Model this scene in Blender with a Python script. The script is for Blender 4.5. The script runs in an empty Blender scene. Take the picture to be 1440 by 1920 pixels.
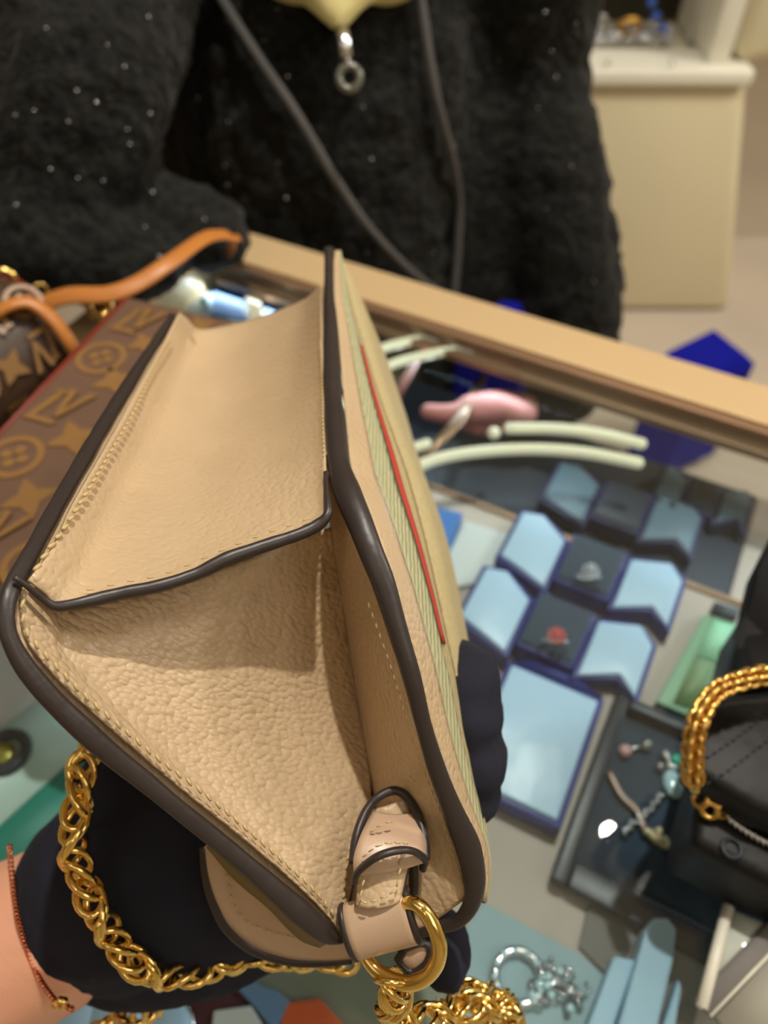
import bpy, bmesh, math, random
from mathutils import Vector, Matrix, noise
random.seed(4)
C = bpy.context.scene.collection
sc = bpy.context.scene
# ---------------------------------------------------------------- camera, exposure, world, lights
GZ = 0.95            # height of the counter's glass top
H = 0.42             # camera above the glass
F = 1450.0           # focal length in pixels of the 1440x1920 frame
CAMP = Vector((0, 0, GZ + H))
cam = bpy.data.cameras.new('camera'); camo = bpy.data.objects.new('camera', cam); C.objects.link(camo)
camo.location = CAMP; camo.rotation_euler = (math.radians(40), 0, 0)
cam.sensor_fit = 'VERTICAL'; cam.sensor_height = 36; cam.lens = F / 1920 * 36
cam.clip_start = 0.02; cam.clip_end = 50
cam.dof.use_dof = True; cam.dof.focus_distance = 0.212; cam.dof.aperture_fstop = cam.lens / 3.5
cam.dof.aperture_blades = 6
sc.camera = camo
sc.view_settings.view_transform = 'Standard'; sc.view_settings.look = 'None'
sc.view_settings.gamma = 1; sc.view_settings.use_curve_mapping = False
sc.view_settings.exposure = 0.2
W = bpy.data.worlds.new('world'); sc.world = W; W.use_nodes = True
W.node_tree.nodes['Background'].inputs[0].default_value = (1.0, 0.93, 0.84, 1)
W.node_tree.nodes['Background'].inputs[1].default_value = 0.55

def area(name, loc, target, size, power, col, sy=None):
    l = bpy.data.lights.new(name, 'AREA'); l.energy = power; l.color = col
    l.shape = 'RECTANGLE' if sy else 'DISK'; l.size = size
    if sy: l.size_y = sy
    o = bpy.data.objects.new(name, l); C.objects.link(o); o.location = loc
    o.rotation_euler = (Vector(target) - Vector(loc)).to_track_quat('-Z', 'Y').to_euler()
    return o
LAMP = Vector((0.687, 0.764, GZ + 2.0))      # the spotlight mirrored in the glass
KEY = 5600.0      # key_lamp lens strength (the small disc lamps)
CEIL = 3.02
area('fill_panel', (-1.2, -0.9, CEIL - 0.04), (-1.2, -0.9, 0), 1.0, 2.5, (1.0, 0.97, 0.92), 1.4)  # unseen panel added behind the camera for soft fill
area('fill_panel', (1.6, -0.8, CEIL - 0.04), (1.6, -0.8, 0), 1.2, 11, (1.0, 0.97, 0.92), 1.2)  # second added panel, fills coat and background from behind the camera
area('fill_panel', (2.3, 1.0, CEIL - 0.3), (1.0, 2.2, 0.4), .5, 34, (1.0, 0.95, 0.86), .5)  # unseen panel added to brighten the cream cabinet

# ---------------------------------------------------------------- coordinates
c40, s40 = math.cos(math.radians(40)), math.sin(math.radians(40))
def ray(px, py):
    x = (px - 720) / F; y = -(py - 960) / F
    return Vector((x, y * c40 + s40, y * s40 - c40))
def P(px, py, d): return CAMP + ray(px, py) * d
def G(px, py, z=0.0):
    r = ray(px, py); return CAMP + r * ((z - H) / r.z)
AN = math.radians(27.6)
E1 = Vector((math.cos(AN), -math.sin(AN), 0)); E2 = Vector((math.sin(AN), math.cos(AN), 0))
def U(u, v, z): return E1 * u + E2 * v + Vector((0, 0, GZ + z))
def UVof(p): return p.dot(E1), p.dot(E2)

# ---------------------------------------------------------------- materials
def srgb(c): return tuple(((x / 255) / 12.92 if x / 255 <= .04045 else ((x / 255 + .055) / 1.055) ** 2.4) for x in c) + (1,)
def M(name, col, rough=.6, metal=0, bump=0, bscale=200, kind='noise', emit=0, sheen=0, coat=0, vary=0, vscale=20, stretch=None, spec=.5):
    m = bpy.data.materials.new(name); m.use_nodes = True; N = m.node_tree.nodes; L = m.node_tree.links
    b = N['Principled BSDF']; col = srgb(col)
    b.inputs['Base Color'].default_value = col; b.inputs['Roughness'].default_value = rough
    b.inputs['Metallic'].default_value = metal; b.inputs['Specular IOR Level'].default_value = spec
    if sheen: b.inputs['Sheen Weight'].default_value = sheen; b.inputs['Sheen Roughness'].default_value = .4
    if coat: b.inputs['Coat Weight'].default_value = coat; b.inputs['Coat Roughness'].default_value = .15
    if emit: b.inputs['Emission Color'].default_value = col; b.inputs['Emission Strength'].default_value = emit
    tc = N.new('ShaderNodeTexCoord'); mp = N.new('ShaderNodeMapping'); L.new(tc.outputs['Object'], mp.inputs[0])
    if stretch: mp.inputs['Rotation'].default_value = stretch[0]; mp.inputs['Scale'].default_value = stretch[1]
    if bump:
        if kind == 'pebble':
            t = N.new('ShaderNodeTexVoronoi'); t.feature = 'SMOOTH_F1'; t.inputs['Smoothness'].default_value = .35; t.inputs['Scale'].default_value = bscale
            n2 = N.new('ShaderNodeTexNoise'); n2.inputs['Scale'].default_value = bscale * .35; n2.inputs['Detail'].default_value = 2
            wv = N.new('ShaderNodeVectorMath'); wv.operation = 'MULTIPLY_ADD'; wv.inputs[1].default_value = (.0022,) * 3
            L.new(mp.outputs[0], n2.inputs['Vector']); L.new(n2.outputs['Color'], wv.inputs[0]); L.new(mp.outputs[0], wv.inputs[2]); L.new(wv.outputs[0], t.inputs['Vector'])
            pw = N.new('ShaderNodeMath'); pw.operation = 'POWER'; L.new(t.outputs['Distance'], pw.inputs[0]); pw.inputs[1].default_value = 2.0
            ad = N.new('ShaderNodeMath'); ad.operation = 'MULTIPLY_ADD'; L.new(pw.outputs[0], ad.inputs[0]); ad.inputs[1].default_value = -2.0; L.new(n2.outputs['Fac'], ad.inputs[2])
            h = ad.outputs[0]
        elif kind == 'weave':
            t = N.new('ShaderNodeTexWave'); t.inputs['Scale'].default_value = bscale; t.inputs['Distortion'].default_value = 2; L.new(mp.outputs[0], t.inputs['Vector']); h = t.outputs['Fac']
        else:
            t = N.new('ShaderNodeTexNoise'); t.inputs['Scale'].default_value = bscale; t.inputs['Detail'].default_value = 4; L.new(mp.outputs[0], t.inputs['Vector']); h = t.outputs['Fac']
        bn = N.new('ShaderNodeBump'); bn.inputs['Strength'].default_value = 1.0; bn.inputs['Distance'].default_value = bump
        L.new(h, bn.inputs['Height']); L.new(bn.outputs[0], b.inputs['Normal'])
    if vary:
        t = N.new('ShaderNodeTexNoise'); t.inputs['Scale'].default_value = vscale; t.inputs['Detail'].default_value = 3; L.new(mp.outputs[0], t.inputs['Vector'])
        r = N.new('ShaderNodeMapRange'); r.inputs['From Min'].default_value = .3; r.inputs['From Max'].default_value = .7
        r.inputs['To Min'].default_value = 1 - vary; r.inputs['To Max'].default_value = 1 + vary; L.new(t.outputs['Fac'], r.inputs['Value'])
        mx = N.new('ShaderNodeVectorMath'); mx.operation = 'SCALE'; mx.inputs[0].default_value = col[:3]; L.new(r.outputs[0], mx.inputs['Scale'])
        L.new(mx.outputs[0], b.inputs['Base Color'])
    return m
def glass_mat():
    m = bpy.data.materials.new('clear_counter_glass'); m.use_nodes = True; N = m.node_tree.nodes; L = m.node_tree.links
    N.remove(N['Principled BSDF']); out = N['Material Output']
    lw = N.new('ShaderNodeLayerWeight'); lw.inputs[0].default_value = .5   # Schlick's reflectance, the same from both faces
    pw = N.new('ShaderNodeMath'); pw.operation = 'POWER'; L.new(lw.outputs['Facing'], pw.inputs[0]); pw.inputs[1].default_value = 5
    fr = N.new('ShaderNodeMath'); fr.operation = 'MULTIPLY_ADD'; L.new(pw.outputs[0], fr.inputs[0]); fr.inputs[1].default_value = .94; fr.inputs[2].default_value = .05
    t = N.new('ShaderNodeBsdfTransparent'); t.inputs[0].default_value = (.93, .97, .97, 1)
    g = N.new('ShaderNodeBsdfGlossy'); g.inputs['Roughness'].default_value = .01
    mx = N.new('ShaderNodeMixShader'); L.new(fr.outputs[0], mx.inputs[0]); L.new(t.outputs[0], mx.inputs[1]); L.new(g.outputs[0], mx.inputs[2]); L.new(mx.outputs[0], out.inputs[0])
    return m
LEA = (192, 166, 132)
m_leather = M('grained_beige_leather', LEA, .42, bump=.0003, bscale=430, kind='pebble', vary=.04, vscale=60, stretch=((0, .6, .8), (1, 1.7, 1)))
m_leather2 = M('smooth_beige_leather', LEA, .38, bump=.00018, bscale=520, kind='pebble', vary=.04, vscale=40)
m_plain = M('polished_beige_leather', (190, 160, 134), .34, bump=.00004, bscale=1500)
m_edge = M('dark_edge_paint', (48, 40, 38), .4, bump=.0004, bscale=110)
m_thread = M('beige_thread', (196, 172, 122), .5)
m_canvas = M('beige_canvas', (176, 160, 118), .8, bump=.0003, bscale=900, kind='noise', vary=.12, vscale=600)
m_weave = M('pale_green_woven_band', (172, 170, 132), .8, bump=.0004, bscale=260, kind='weave', vary=.06, vscale=300)
m_red = M('red_ribbon', (178, 52, 34), .7); m_green = M('green_ribbon', (44, 84, 60), .7)
m_gold = M('polished_gold', (246, 210, 126), .15, 1)
m_gold2 = M('dark_gold', (222, 178, 98), .22, 1)
m_silver = M('silver', (220, 222, 226), .18, 1)
m_rosegold = M('rose_gold', (216, 130, 92), .25, 1)
m_glove = M('black_glove_cloth', (34, 35, 46), .9, bump=.0006, bscale=60, spec=.2)
m_skin = M('skin', (226, 164, 134), .5, bump=.0002, bscale=300, vary=.04, vscale=15)
m_skinp = M('pink_skin', (196, 128, 122), .55)
m_coat = M('black_boucle', (25, 25, 23), .95, bump=.008, bscale=90, sheen=.06, spec=.2, vary=.7, vscale=120)
m_coatp = M('black_smooth_cloth', (13, 13, 16), .8, bump=.001, bscale=90)
m_cord = M('grey_cord', (74, 72, 70), .8, bump=.0006, bscale=500)
m_yellow = M('pale_yellow_cloth', (226, 214, 150), .8, bump=.001, bscale=80)
m_champ = M('champagne_metal', (208, 178, 134), .45, .25)
m_champ2 = M('bronze_trim', (150, 118, 92), .35, .5)
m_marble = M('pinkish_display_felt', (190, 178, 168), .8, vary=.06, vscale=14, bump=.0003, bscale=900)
m_dark = M('dark_blue_grey', (38, 48, 62), .5, vary=.15, vscale=8)
m_white = M('white_pad', (205, 212, 212), .6)
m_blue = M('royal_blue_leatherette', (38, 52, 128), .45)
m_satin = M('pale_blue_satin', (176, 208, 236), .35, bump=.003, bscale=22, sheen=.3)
m_satin2 = M('dimmed_blue_satin', (92, 116, 130), .4, bump=.003, bscale=22)  # ring box satin with the dim rear put into its colour
m_dblue = M('dimmed_blue_leatherette', (40, 46, 88), .5)  # ring box blue, darkened the same way
m_slate = M('slate_velvet', (50, 66, 84), .8, sheen=.3)
m_tray = M('charcoal_tray', (34, 40, 52), .4)
m_bright = M('bright_blue', (56, 118, 196), .5)
m_mint = M('mint_green', (150, 214, 176), .45); m_mint2 = M('olive_green', (112, 140, 96), .5)
m_teal = M('teal_board', (12, 128, 112), .5); m_pale = M('pale_mint_acrylic', (196, 222, 212), .3)
m_bag = M('black_lambskin', (7, 7, 9), .5, spec=.3, bump=.0012, bscale=40)
m_mono = M('brown_coated_canvas', (104, 78, 62), .4, bump=.0002, bscale=900, vary=.05, vscale=60)
m_mono2 = M('dark_brown_coated_canvas', (66, 46, 32), .4, bump=.0002, bscale=900)
m_motif = M('tan_printed_motif', (134, 98, 54), .45)
m_tan = M('tan_leather', (184, 116, 52), .4); m_redt = M('dark_red_piping', (120, 40, 24), .5)
m_cream = M('cream_lacquer', (214, 203, 170), .5, vary=.03, vscale=3)
m_floor = M('stone_floor', (192, 178, 162), .35, vary=.06, vscale=3)
m_wall = M('warm_wall', (214, 200, 168), .7); m_ceil = M('ceiling_paint', (225, 220, 208), .8)
m_lblue = M('pale_blue_card', (160, 196, 220), .5); m_bluecloth = M('greyish_blue_pad', (150, 176, 184), .7)
m_grey = M('grey_sheet', (120, 116, 112), .7); m_orange = M('orange_card', (206, 92, 48), .5)
m_steel = M('slate_blue_card', (104, 136, 176), .5); m_maroon = M('maroon_card', (78, 38, 44), .5)
m_reflect = M('reflection_glow', (222, 216, 186), .4, emit=.3)  # glow put in for ceiling lights mirrored in the glass
m_lens = M('lamp_lens', (255, 249, 238), .3, emit=KEY)
m_lens2 = M('small_lamp_lens', (255, 240, 215), .3, emit=500); m_lens3 = M('added_lamp_lens', (255, 236, 205), .3, emit=130)
m_ringl = M('lamp_ring', (255, 240, 215), .3, emit=10)
m_blueb = M('royal_blue_paper', (2, 10, 140), .8, spec=.2); m_niche = M('dark_niche', (50, 46, 40), .5)
m_opal = M('milky_stone', (190, 226, 236), .15, coat=1); m_ruby = M('pink_stone', (230, 90, 80), .1, coat=1)
m_trim = M('white_frame', (226, 222, 206), .4); m_hair = M('dark_hair', (28, 22, 20), .5)
m_glass = glass_mat()

# ---------------------------------------------------------------- builders
def link(name, vs, fs, mat, parent=None, smooth=True, mats=None, midx=None):
    me = bpy.data.meshes.new(name); me.from_pydata([tuple(v) for v in vs], [], fs)
    for mm in (mats or [mat]): me.materials.append(mm)
    if smooth: me.polygons.foreach_set('use_smooth', [True] * len(me.polygons))
    if midx: me.polygons.foreach_set('material_index', midx)
    me.update(); o = bpy.data.objects.new(name, me); C.objects.link(o)
    if parent: par(o, parent)
    return o
def par(o, p):
    o.parent = p
    o.matrix_parent_inverse = Matrix.Translation(-p.location)   # a mesh part keeps world coordinates and has no location
def root(name, loc, label, cat, group=None, **k):
    o = bpy.data.objects.new(name, None); C.objects.link(o); o.location = loc; o.empty_display_size = .02
    tag(o, label, cat, group); return o
def tag(o, label, cat, group=None, kind=None):
    o['label'] = label; o['category'] = cat
    if group: o['group'] = group
    if kind: o['kind'] = kind
    return o
def struct(o): o['kind'] = 'structure'; return o
class MB:
    def __init__(s): s.v = []; s.f = []; s.m = []
    def add(s, vs, fs, mi=0):
        n = len(s.v); s.v += [Vector(v) for v in vs]; s.f += [tuple(i + n for i in f) for f in fs]; s.m += [mi] * len(fs); return s
    def build(s, name, mat, parent=None, smooth=True, mats=None, bev=0, sub=0, solid=0):
        o = link(name, s.v, s.f, mat, parent, smooth, mats, s.m if mats else None)
        if solid: q = o.modifiers.new('s', 'SOLIDIFY'); q.thickness = solid; q.offset = 0
        if bev: q = o.modifiers.new('b', 'BEVEL'); q.width = bev; q.segments = 3; q.limit_method = 'ANGLE'; q.angle_limit = .6
        if sub: q = o.modifiers.new('u', 'SUBSURF'); q.levels = q.render_levels = sub
        return o
def cr(pts, n):
    """Catmull-Rom through Vectors, n samples, even in chord length"""
    pts = [Vector(p) for p in pts]; out = []
    q = [pts[0] * 2 - pts[1]] + pts + [pts[-1] * 2 - pts[-2]]
    dense = []
    for i in range(1, len(q) - 2):
        for k in range(12):
            t = k / 12; a, b, c, d = q[i - 1:i + 3]
            dense.append(.5 * ((2 * b) + (c - a) * t + (2 * a - 5 * b + 4 * c - d) * t * t + (3 * b - a - 3 * c + d) * t ** 3))
    dense.append(pts[-1].copy())
    L = [0]
    for i in range(1, len(dense)): L.append(L[-1] + (dense[i] - dense[i - 1]).length)
    j = 0
    for k in range(n):
        s = L[-1] * k / (n - 1)
        while j < len(L) - 2 and L[j + 1] < s: j += 1
        w = (s - L[j]) / max(1e-9, L[j + 1] - L[j]); out.append(dense[j].lerp(dense[j + 1], min(1, max(0, w))))
    return out
def tube(mb, pts, r, seg=10, mi=0, flat=1.0, nrm=None, closed=False):
    """sweep; r number or list; flat = thickness ratio along nrm"""
    n = len(pts); R = r if isinstance(r, (list, tuple)) else [r] * n; vs = []; fs = []
    up = None
    for i in range(n):
        t = (pts[(i + 1) % n] - pts[i - 1]) if closed else (pts[min(i + 1, n - 1)] - pts[max(i - 1, 0)])
        t.normalize()
        if nrm is not None: u0 = nrm[i] if isinstance(nrm, list) else nrm
        else: u0 = up if up is not None else (Vector((0, 0, 1)) if abs(t.z) < .9 else Vector((1, 0, 0)))
        u = (u0 - t * u0.dot(t)).normalized(); up = u; w = t.cross(u)
        for k in range(seg):
            a = 2 * math.pi * k / seg; vs.append(pts[i] + w * (math.cos(a) * R[i]) + u * (math.sin(a) * R[i] * flat))
    for i in range(n if closed else n - 1):
        for k in range(seg):
            j = (i + 1) % n; fs.append((i * seg + k, i * seg + (k + 1) % seg, j * seg + (k + 1) % seg, j * seg + k))
    if not closed: fs.append(tuple(range(seg))[::-1]); fs.append(tuple((n - 1) * seg + k for k in range(seg)))
    mb.add(vs, fs, mi); return mb
def boxm(mb, u0, u1, v0, v1, z0, z1, mi=0, mat4=None):
    vs = [U(u, v, z) for z in (z0, z1) for u, v in ((u0, v0), (u1, v0), (u1, v1), (u0, v1))]
    if mat4: vs = [mat4 @ v for v in vs]
    return mb.add(vs, [(3, 2, 1, 0), (4, 5, 6, 7), (0, 1, 5, 4), (1, 2, 6, 5), (2, 3, 7, 6), (3, 0, 4, 7)], mi)
def wbox(mb, x0, x1, y0, y1, z0, z1, mi=0):
    vs = [Vector((x, y, z)) for z in (z0, z1) for x, y in ((x0, y0), (x1, y0), (x1, y1), (x0, y1))]
    return mb.add(vs, [(3, 2, 1, 0), (4, 5, 6, 7), (0, 1, 5, 4), (1, 2, 6, 5), (2, 3, 7, 6), (3, 0, 4, 7)], mi)
def prism(mb, poly, h, mi=0):
    """poly: list of world Vectors (top face), extruded down by h"""
    n = len(poly); vs = list(poly) + [p - Vector((0, 0, h)) for p in poly]
    s = sum(((poly[i].x * poly[(i + 1) % n].y - poly[(i + 1) % n].x * poly[i].y) for i in range(n)))
    top = tuple(range(n)); bot = tuple(range(2 * n - 1, n - 1, -1))
    sides = [(i, n + i, n + (i + 1) % n, (i + 1) % n) for i in range(n)]
    fs = [top, bot] + sides
    if s < 0: fs = [f[::-1] for f in fs]
    return mb.add(vs, fs, mi)
def ball(mb, c, r, seg=12, rings=8, mi=0, sc3=(1, 1, 1)):
    vs = [c + Vector((0, 0, r * sc3[2]))]
    for i in range(1, rings):
        th = math.pi * i / rings
        for k in range(seg):
            a = 2 * math.pi * k / seg; vs.append(c + Vector((r * sc3[0] * math.sin(th) * math.cos(a), r * sc3[1] * math.sin(th) * math.sin(a), r * sc3[2] * math.cos(th))))
    vs.append(c - Vector((0, 0, r * sc3[2]))); fs = [(0, 1 + k, 1 + (k + 1) % seg) for k in range(seg)]
    for i in range(rings - 2):
        for k in range(seg):
            a = 1 + i * seg; fs.append((a + k, a + seg + k, a + seg + (k + 1) % seg, a + (k + 1) % seg))
    l = 1 + (rings - 2) * seg; fs += [(l + k, len(vs) - 1, l + (k + 1) % seg) for k in range(seg)]
    return mb.add(vs, fs, mi)
def blob(name, chains, mat, parent=None, voxel=.004, smooth=8, disp=0, dscale=.03):
    """tapered limbs fused into one continuous skin"""
    mb = MB()
    for ch in chains:
        n = max(6, len(ch) * 6)
        pts = cr([c[0] for c in ch], n)
        rs = [x.x for x in cr([Vector((c[1], i * .05, 0)) for i, c in enumerate(ch)], n)]
        tube(mb, pts, rs, 14); ball(mb, pts[0], rs[0], 14, 8); ball(mb, pts[-1], rs[-1], 14, 8)
    o = mb.build(name, mat, parent)
    q = o.modifiers.new('r', 'REMESH'); q.mode = 'VOXEL'; q.voxel_size = voxel; q.use_smooth_shade = True
    q = o.modifiers.new('s', 'SMOOTH'); q.iterations = smooth; q.factor = .5
    if disp:
        t = bpy.data.textures.new(name + '_fold', 'CLOUDS'); t.noise_scale = dscale; t.noise_depth = 3
        q = o.modifiers.new('d', 'DISPLACE'); q.texture = t; q.strength = disp; q.texture_coords = 'GLOBAL'; q.mid_level = .5
    return o
def torus(mb, c, R, r, n1=20, n2=8, ax=Vector((0, 0, 1)), mi=0, sx=1, xdir=None):
    ax = ax.normalized(); x = xdir if xdir is not None else (Vector((1, 0, 0)) if abs(ax.x) < .9 else Vector((0, 1, 0)))
    x = (x - ax * x.dot(ax)).normalized(); y = ax.cross(x)
    pts = [c + x * (math.cos(2 * math.pi * k / n1) * R * sx) + y * (math.sin(2 * math.pi * k / n1) * R) for k in range(n1)]
    return tube(mb, pts, r, n2, mi, closed=True, nrm=ax)
def coons(c0, c1, d0, d1, nu, nv, off=None):
    """c0,c1 along u at v=0,1 ; d0,d1 along v at u=0,1"""
    c0, c1 = cr(c0, nu), cr(c1, nu); d0, d1 = cr(d0, nv), cr(d1, nv); vs = []
    for j in range(nv):
        v = j / (nv - 1)
        for i in range(nu):
            u = i / (nu - 1)
            p = c0[i] * (1 - v) + c1[i] * v + d0[j] * (1 - u) + d1[j] * u
            p -= c0[0] * (1 - u) * (1 - v) + c0[-1] * u * (1 - v) + c1[0] * (1 - u) * v + c1[-1] * u * v
            if off: p = p + off(u, v)
            vs.append(p)
    fs = [(j * nu + i, j * nu + i + 1, (j + 1) * nu + i + 1, (j + 1) * nu + i) for j in range(nv - 1) for i in range(nu - 1)]
    return vs, fs
def PP(l): return [P(*a) for a in l]
VD = Vector((0, s40, -c40))   # optical axis

def stitches(name, path, parent, step=.0034, r=.00035, ln=.0011, lift=.0006, n=None, mat=None, wob=.15):
    """short thread stitches lying along a line of points"""
    L = sum((path[i + 1] - path[i]).length for i in range(len(path) - 1)); k = max(3, int(L / step))
    pts = cr(path, k * 2 + 1); mb = MB()
    for i in range(k):
        a, b = pts[2 * i], pts[2 * i + 1]; dr = (b - a).normalized(); mid = (a + b) / 2
        toc = (CAMP - mid).normalized(); side = dr.cross(toc) * wob
        q = [mid - (dr + side) * ln, mid - (dr + side) * ln * .5 + toc * lift, mid + toc * lift * 1.2, mid + (dr + side) * ln * .5 + toc * lift, mid + (dr + side) * ln]
        tube(mb, q, [r * .6, r, r, r, r * .6], 6)
    return mb.build(name, mat or m_thread, parent)

# ================================================================ THE SETTING
mb = MB(); wbox(mb, -3.2, 3.2, -2.4, 4.2, -.1, 0); struct(mb.build('floor', m_floor, smooth=False))
mb = MB(); wbox(mb, -3.2, 3.2, -2.4, 4.2, CEIL, CEIL + .1); struct(mb.build('ceiling', m_ceil, smooth=False))
mb = MB(); wbox(mb, -3.3, 3.3, 4.2, 4.3, 0, CEIL); struct(mb.build('wall_back', m_wall, smooth=False))
mb = MB(); wbox(mb, -3.3, -3.2, -2.4, 4.2, 0, CEIL); struct(mb.build('wall_left', m_wall, smooth=False))
mb = MB(); wbox(mb, 3.2, 3.3, -2.4, 4.2, 0, CEIL); struct(mb.build('wall_right', m_wall, smooth=False))
mb = MB(); wbox(mb, -3.3, 3.3, -2.5, -2.4, 0, CEIL); struct(mb.build('wall_front', m_wall, smooth=False))

# spotlight whose reflection shows in the glass, and is the hard light of the scene
def spot(loc, label, rad, mat, grp=None):
    lp = root('ceiling_spotlight', loc + Vector((0, 0, .02)), label, 'ceiling light', grp)
    mb = MB(); tube(mb, [loc + Vector((0, 0, z)) for z in (.004, .01, .05, CEIL - loc.z)], [rad + .012, rad + .02, rad + .02, .03], 28); mb.build('housing', m_trim, lp)
    mb = MB(); n = 28; mb.add([loc + Vector((math.cos(2 * math.pi * k / n) * rad, math.sin(2 * math.pi * k / n) * rad, 0)) for k in range(n)], [tuple(range(n))[::-1]])
    mb.build('lens', mat, lp, smooth=False)
spot(LAMP, 'round white ceiling spotlight mirrored as a bright disc in the charcoal tray', .022, m_lens2)
spot(Vector((.22, .66, GZ + 2.0)), 'ceiling spotlight nearly straight above the beige handbag', .022, m_lens)
for x, y, wh in ((-.5, -.5, 'near left'), (.6, -.6, 'near right'), (-.2, -1.3, 'far left'), (1.0, -1.4, 'far right')):  # unseen lamps added for glints on the gold and light on the coat
    spot(Vector((x, y, GZ + 2.0)), 'added unseen warm spotlight over the customer side of the counter, %s of four' % wh, .03, m_lens3, 'added highlight spotlights behind the camera')

# ================================================================ BACKGROUND
def bgpt(px, py, y):
    r = ray(px, py); return CAMP + r * (y / r.y)
cb = root('display_cabinet', (.85, 2.1, 0), 'cream lacquered pedestal cabinet standing on the floor right of the black coat', 'cabinet')
Y = 1.92
pb = [bgpt(1010, 600, Y), bgpt(1352, 590, Y), bgpt(1395, 470, Y), bgpt(1425, 300, Y), bgpt(1440, 150, Y), bgpt(1010, 135, Y)]
zt = bgpt(1200, 148, Y).z
x0 = bgpt(960, 500, Y).x; x1 = bgpt(1380, 560, Y).x; x2 = bgpt(1402, 160, Y).x
mb = MB(); mb.add([Vector((x0, Y, .0)), Vector((x1, Y, .0)), Vector((x2, Y, zt)), Vector((x0, Y, zt)), Vector((x0, Y + .7, .0)), Vector((x1, Y + .7, .0)), Vector((x2, Y + .7, zt)), Vector((x0, Y + .7, zt))],
    [(0, 1, 2, 3), (7, 6, 5, 4), (1, 5, 6, 2), (3, 2, 6, 7), (4, 0, 3, 7), (0, 4, 5, 1)]); mb.build('body', m_cream, cb, bev=.03)
mb = MB(); wbox(mb, x0, x2 + .0, Y - .02, Y + .12, zt - .01, zt + .025); mb.build('ledge', m_trim, cb, bev=.008)
# showcase on top
sh = root('window_showcase', (.8, 2.1, zt + .025), 'white framed showcase with a dark back above the cream cabinet', 'showcase')
xa = bgpt(1068, 60, Y + .1).x; xb = bgpt(1318, 60, Y + .1).x
mb = MB(); wbox(mb, xa - .03, xa, Y + .02, Y + .5, zt + .025, zt + .6); wbox(mb, xb, xb + .05, Y + .02, Y + .5, zt + .025, zt + .6); wbox(mb, xa - .03, xb + .05, Y + .02, Y + .5, zt + .6, zt + .64)
mb.build('frame', m_trim, sh, bev=.005)
mb = MB(); wbox(mb, xa, xb, Y + .3, Y + .34, zt + .025, zt + .6); mb.build('back_panel', m_niche, sh)
mb = MB(); wbox(mb, xb + .06, xb + .5, Y + .02, Y + .6, zt + .025, zt + .7); o = mb.build('cream_column', m_cream, bev=.03); tag(o, 'plain cream column at the upper right beside the showcase', 'column')
# jewels in the showcase
def sc_pt(px, py, y): return bgpt(px, py, y)
k = root('necklace', sc_pt(1150, 110, Y + .12), 'silver necklace heaped in the white framed showcase behind the coat', 'necklace')
for name, cen, nn, spread in (('chain', (1145, 95), 60, (40, 40)), ):
    mb = MB()
    for i in range(70):
        a = random.gauss(0, 1); b = random.gauss(0, 1)
        p = sc_pt(1130 + a * 30, 95 + b * 25, Y + .12 + random.random() * .1); p.z = max(p.z, zt + .035)
        torus(mb, p, .011, .0024, 12, 6, Vector((random.random(), random.random(), random.random())))
    mb.build('chain', m_silver, k)
k = root('necklace', sc_pt(1230, 90, Y + .14), 'blue beaded silver necklace in the right part of the showcase', 'necklace')
mb = MB()
for i, (a, b) in enumerate([(1222, 5), (1230, 30), (1243, 52), (1250, 70)]): ball(mb, sc_pt(a, b, Y + .16), .011)
mb.build('blue_bead', M('blue_bead', (40, 90, 190), .1, coat=1), k)
mb = MB()
for i in range(60):
    p = sc_pt(random.gauss(1215, 28), 95 + random.gauss(0, 22), Y + .12 + random.random() * .1); p.z = max(p.z, zt + .035)
    torus(mb, p, .01, .0024, 12, 6, Vector((random.random(), random.random(), random.random())))
mb.build('chain', m_silver, k)
mb = MB(); pc = sc_pt(1180, 50, Y + .15); torus(mb, pc, .022, .009, 20, 8, Vector((0, 1, .6))); o = mb.build('brooch', m_gold2); tag(o, 'round gold brooch among the silver necklaces in the showcase', 'brooch')
for px, py, tx in ((1140, 117, 'left'), (1258, 128, 'right')):
    p = sc_pt(px, py, Y - .0); p.z = zt + .036
    mb = MB(); ball(mb, p, .007, 12, 8); o = mb.build('crystal_bead', m_silver); tag(o, 'single shiny bead on the %s part of the white showcase ledge' % tx, 'bead')
# blue paper bag on the floor behind the counter
b0 = [bgpt(1250, 665, 1.35), bgpt(1330, 640, 1.42), bgpt(1385, 690, 1.35), bgpt(1390, 740, 1.3), bgpt(1300, 760, 1.25), bgpt(1215, 730, 1.3)]
zz = b0[0].z
for p in b0: p.z = zz + random.uniform(-.01, .02)
mb = MB(); prism(mb, b0, zz - .02); o = mb.build('shopping_bag', m_blueb, bev=.004, smooth=False); tag(o, 'royal blue paper bag standing on the floor behind the counter, right side', 'bag')
p0 = bgpt(935, 585, .78)
mb = MB(); prism(mb, [p0 + Vector(q) for q in ((-.05, -.02, 0), (.045, -.03, -.01), (.05, .01, .01), (-.04, .01, .012))], p0.z - .02); o = mb.build('shopping_bag', m_blueb, bev=.004, smooth=False); o['label'] = 'bit of a blue bag showing between the black coat and the counter edge'; o['category'] = 'bag'

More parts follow.
